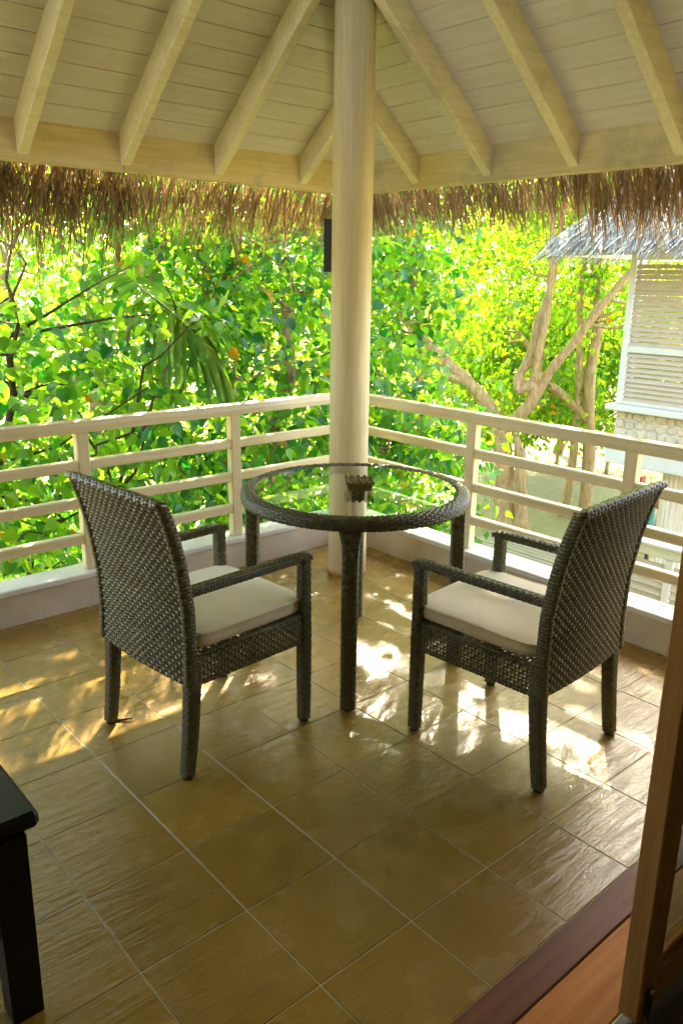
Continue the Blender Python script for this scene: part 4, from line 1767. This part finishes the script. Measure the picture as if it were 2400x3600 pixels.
def furniture():
    z = GZ + .06
    th = thing('daybed', 'orange brown wooden daybed with a red end panel on the sand beside the neighbouring house', 'daybed', (12.1, 4.9, z))
    b = MB(); b.box((12.02, 4.86, z), (12.14, 4.94, z + .74), .01); part(b, 'end_post', 'teak', th)
    b = MB(); b.box((12.0, 4.945, z + .06), (12.16, 5.04, z + .86), .01); part(b, 'end_panel', 'red_paint', th)
    b = MB(); b.box((12.03, 3.0, z + .40), (12.11, 4.855, z + .66), .01); part(b, 'side_rail', 'teak', th)
    b = MB(); b.box((12.12, 3.0, z + .30), (13.0, 4.855, z + .38), .02); part(b, 'base', 'teak', th)
    b = MB(); b.box((12.14, 3.02, z + .382), (12.98, 4.84, z + .52), .04); part(b, 'mattress', 'cushion_cloth', th)
    for x in (12.16, 12.9):
        b = MB(); b.box((x, 3.05, z), (x + .08, 3.13, z + .299), .01); part(b, 'leg', 'teak', th)

    def garden_chair(label, x, y, z, name):
        th = thing(name, label, 'chair', (x, y, z))
        b = MB(); b.box((x - .22, y - .22, z + .42), (x + .22, y + .22, z + .47), .012); part(b, 'seat', 'teal_paint', th)
        b = MB(); b.box((x - .22, y - .22, z + .475), (x - .17, y + .22, z + .95), .012); part(b, 'backrest', 'teal_paint', th)
        for sx in (-.19, .19):
            for sy in (-.19, .19):
                b = MB(); b.box((x + sx - .025, y + sy - .025, z), (x + sx + .025, y + sy + .025, z + .419), .004); part(b, 'leg', 'dark_metal', th)
    garden_chair('teal garden chair with dark legs just left of the reeded column', 10.1, 3.80, z, 'garden_chair')
    garden_chair('teal garden chair with dark legs just right of the reeded column', 10.2, 3.02, GZ + .101, 'garden_chair')
    # louvred screen near the balcony
    XS, YS = 5.5, 1.62
    th = thing('louvre_screen', 'white louvred garden screen below the balcony on the right', 'screen', (XS, YS, GZ))
    zt = -.745
    def panel(ya, yb):
        fr = MB()
        fr.box((XS, yb - .075, GZ), (XS + .06, yb, zt - .10), .006)
        fr.box((XS, ya, GZ), (XS + .06, ya + .0, zt - .10)) if False else None
        part(fr, 'stile', 'blue_white', th)
        for zz in np.arange(GZ + .12, zt - .13, .078):
            b = MB()
            V = []
            for y in (ya + .002, yb - .077):
                V += [(XS + .004, y, zz - .034), (XS + .010, y, zz - .042), (XS + .056, y, zz + .018), (XS + .050, y, zz + .026)]
            b.add(V, [(0, 1, 2, 3), (7, 6, 5, 4), (0, 4, 5, 1), (1, 5, 6, 2), (2, 6, 7, 3), (3, 7, 4, 0)])
            part(b, 'slat', 'shutter_paint', th)
    y = YS
    for k in range(5):
        panel(y - .42, y)
        y -= .42
    b = MB(); b.box((XS - .01, YS - 2.1, zt - .0995), (XS + .07, YS, zt), .008); part(b, 'top_rail', 'blue_white', th)
    b = MB(); b.box((XS - .05, YS - 2.1, zt + .0005), (XS + .11, YS + .04, zt + .035), .008); part(b, 'cap', 'blue_white', th)


furniture()


def deck():
    zt = GZ + .14
    b = MB()
    b.box((6.3, -.5, GZ - .05), (9.4, 6.05, zt - .035))
    dk = tag(b.build('deck', 'bark_dark'), kind='structure')
    n = 25
    w_ = 3.1 / n
    b = MB()
    b.box((-w_ / 2 + .006, -3.26, -.03), (w_ / 2 - .006, 3.26, 0), .004)
    me = b.mesh('plank', 'deck_wood')
    for k in range(n):
        o = link('plank', me, dk, (6.3 + w_ * (k + .5), 2.78, zt + random.uniform(-.004, .004)))
    R = np.random.default_rng(77)
    # fallen leaves on the sand
    n = 420
    x = R.uniform(2, 22, n); y = R.uniform(2.2, 18, n)
    pos = np.stack([x, y, np.full(n, GZ + .11)], 1)
    keep = ~((x > 6.2) & (x < 9.5) & (y < 6.1))
    pos = pos[keep]
    n = len(pos)
    out = R.normal(0, 1, (n, 3)); out[:, 2] = 0
    out /= np.linalg.norm(out, axis=1)[:, None]
    V = []
    a = R.uniform(0, 2 * np.pi, n)
    T = HEART * np.array([1, 1, 1.2])
    c, s = np.cos(a), np.sin(a)
    rm = np.zeros((n, 3, 3)); rm[:, 0, 0] = c; rm[:, 0, 1] = -s; rm[:, 1, 0] = s; rm[:, 1, 1] = c; rm[:, 2, 2] = 1
    V = np.einsum('nij,kj->nki', rm, T) * R.uniform(.06, .13, n)[:, None, None] + pos[:, None]
    o_ = np.arange(n)[:, None, None] * 11
    o = soup('fallen_leaves', V.reshape(-1, 3), (HF4[None] + o_).reshape(-1, 4), (HF3[None] + o_).reshape(-1, 3), np.repeat(R.random(n) * .9, 11), 'dry_leaf')
    tag(o, 'dry fallen leaves scattered over the shaded sand', 'fallen leaves', None, 'stuff')
    me = LEAFMESH[9].copy()
    me.materials.clear()
    me.materials.append(M['yellow_leaf'])
    o = link('fallen_leaf', me, None, (7.62, 4.75, zt + .03))
    o.scale = (.16, .16, .16)
    o.rotation_euler = (.1, .2, 1.0)
    tag(o, 'single yellow leaf lying on the grey wooden deck', 'leaf')


plain('yellow_leaf', (.62, .34, .02), .5)
deck()
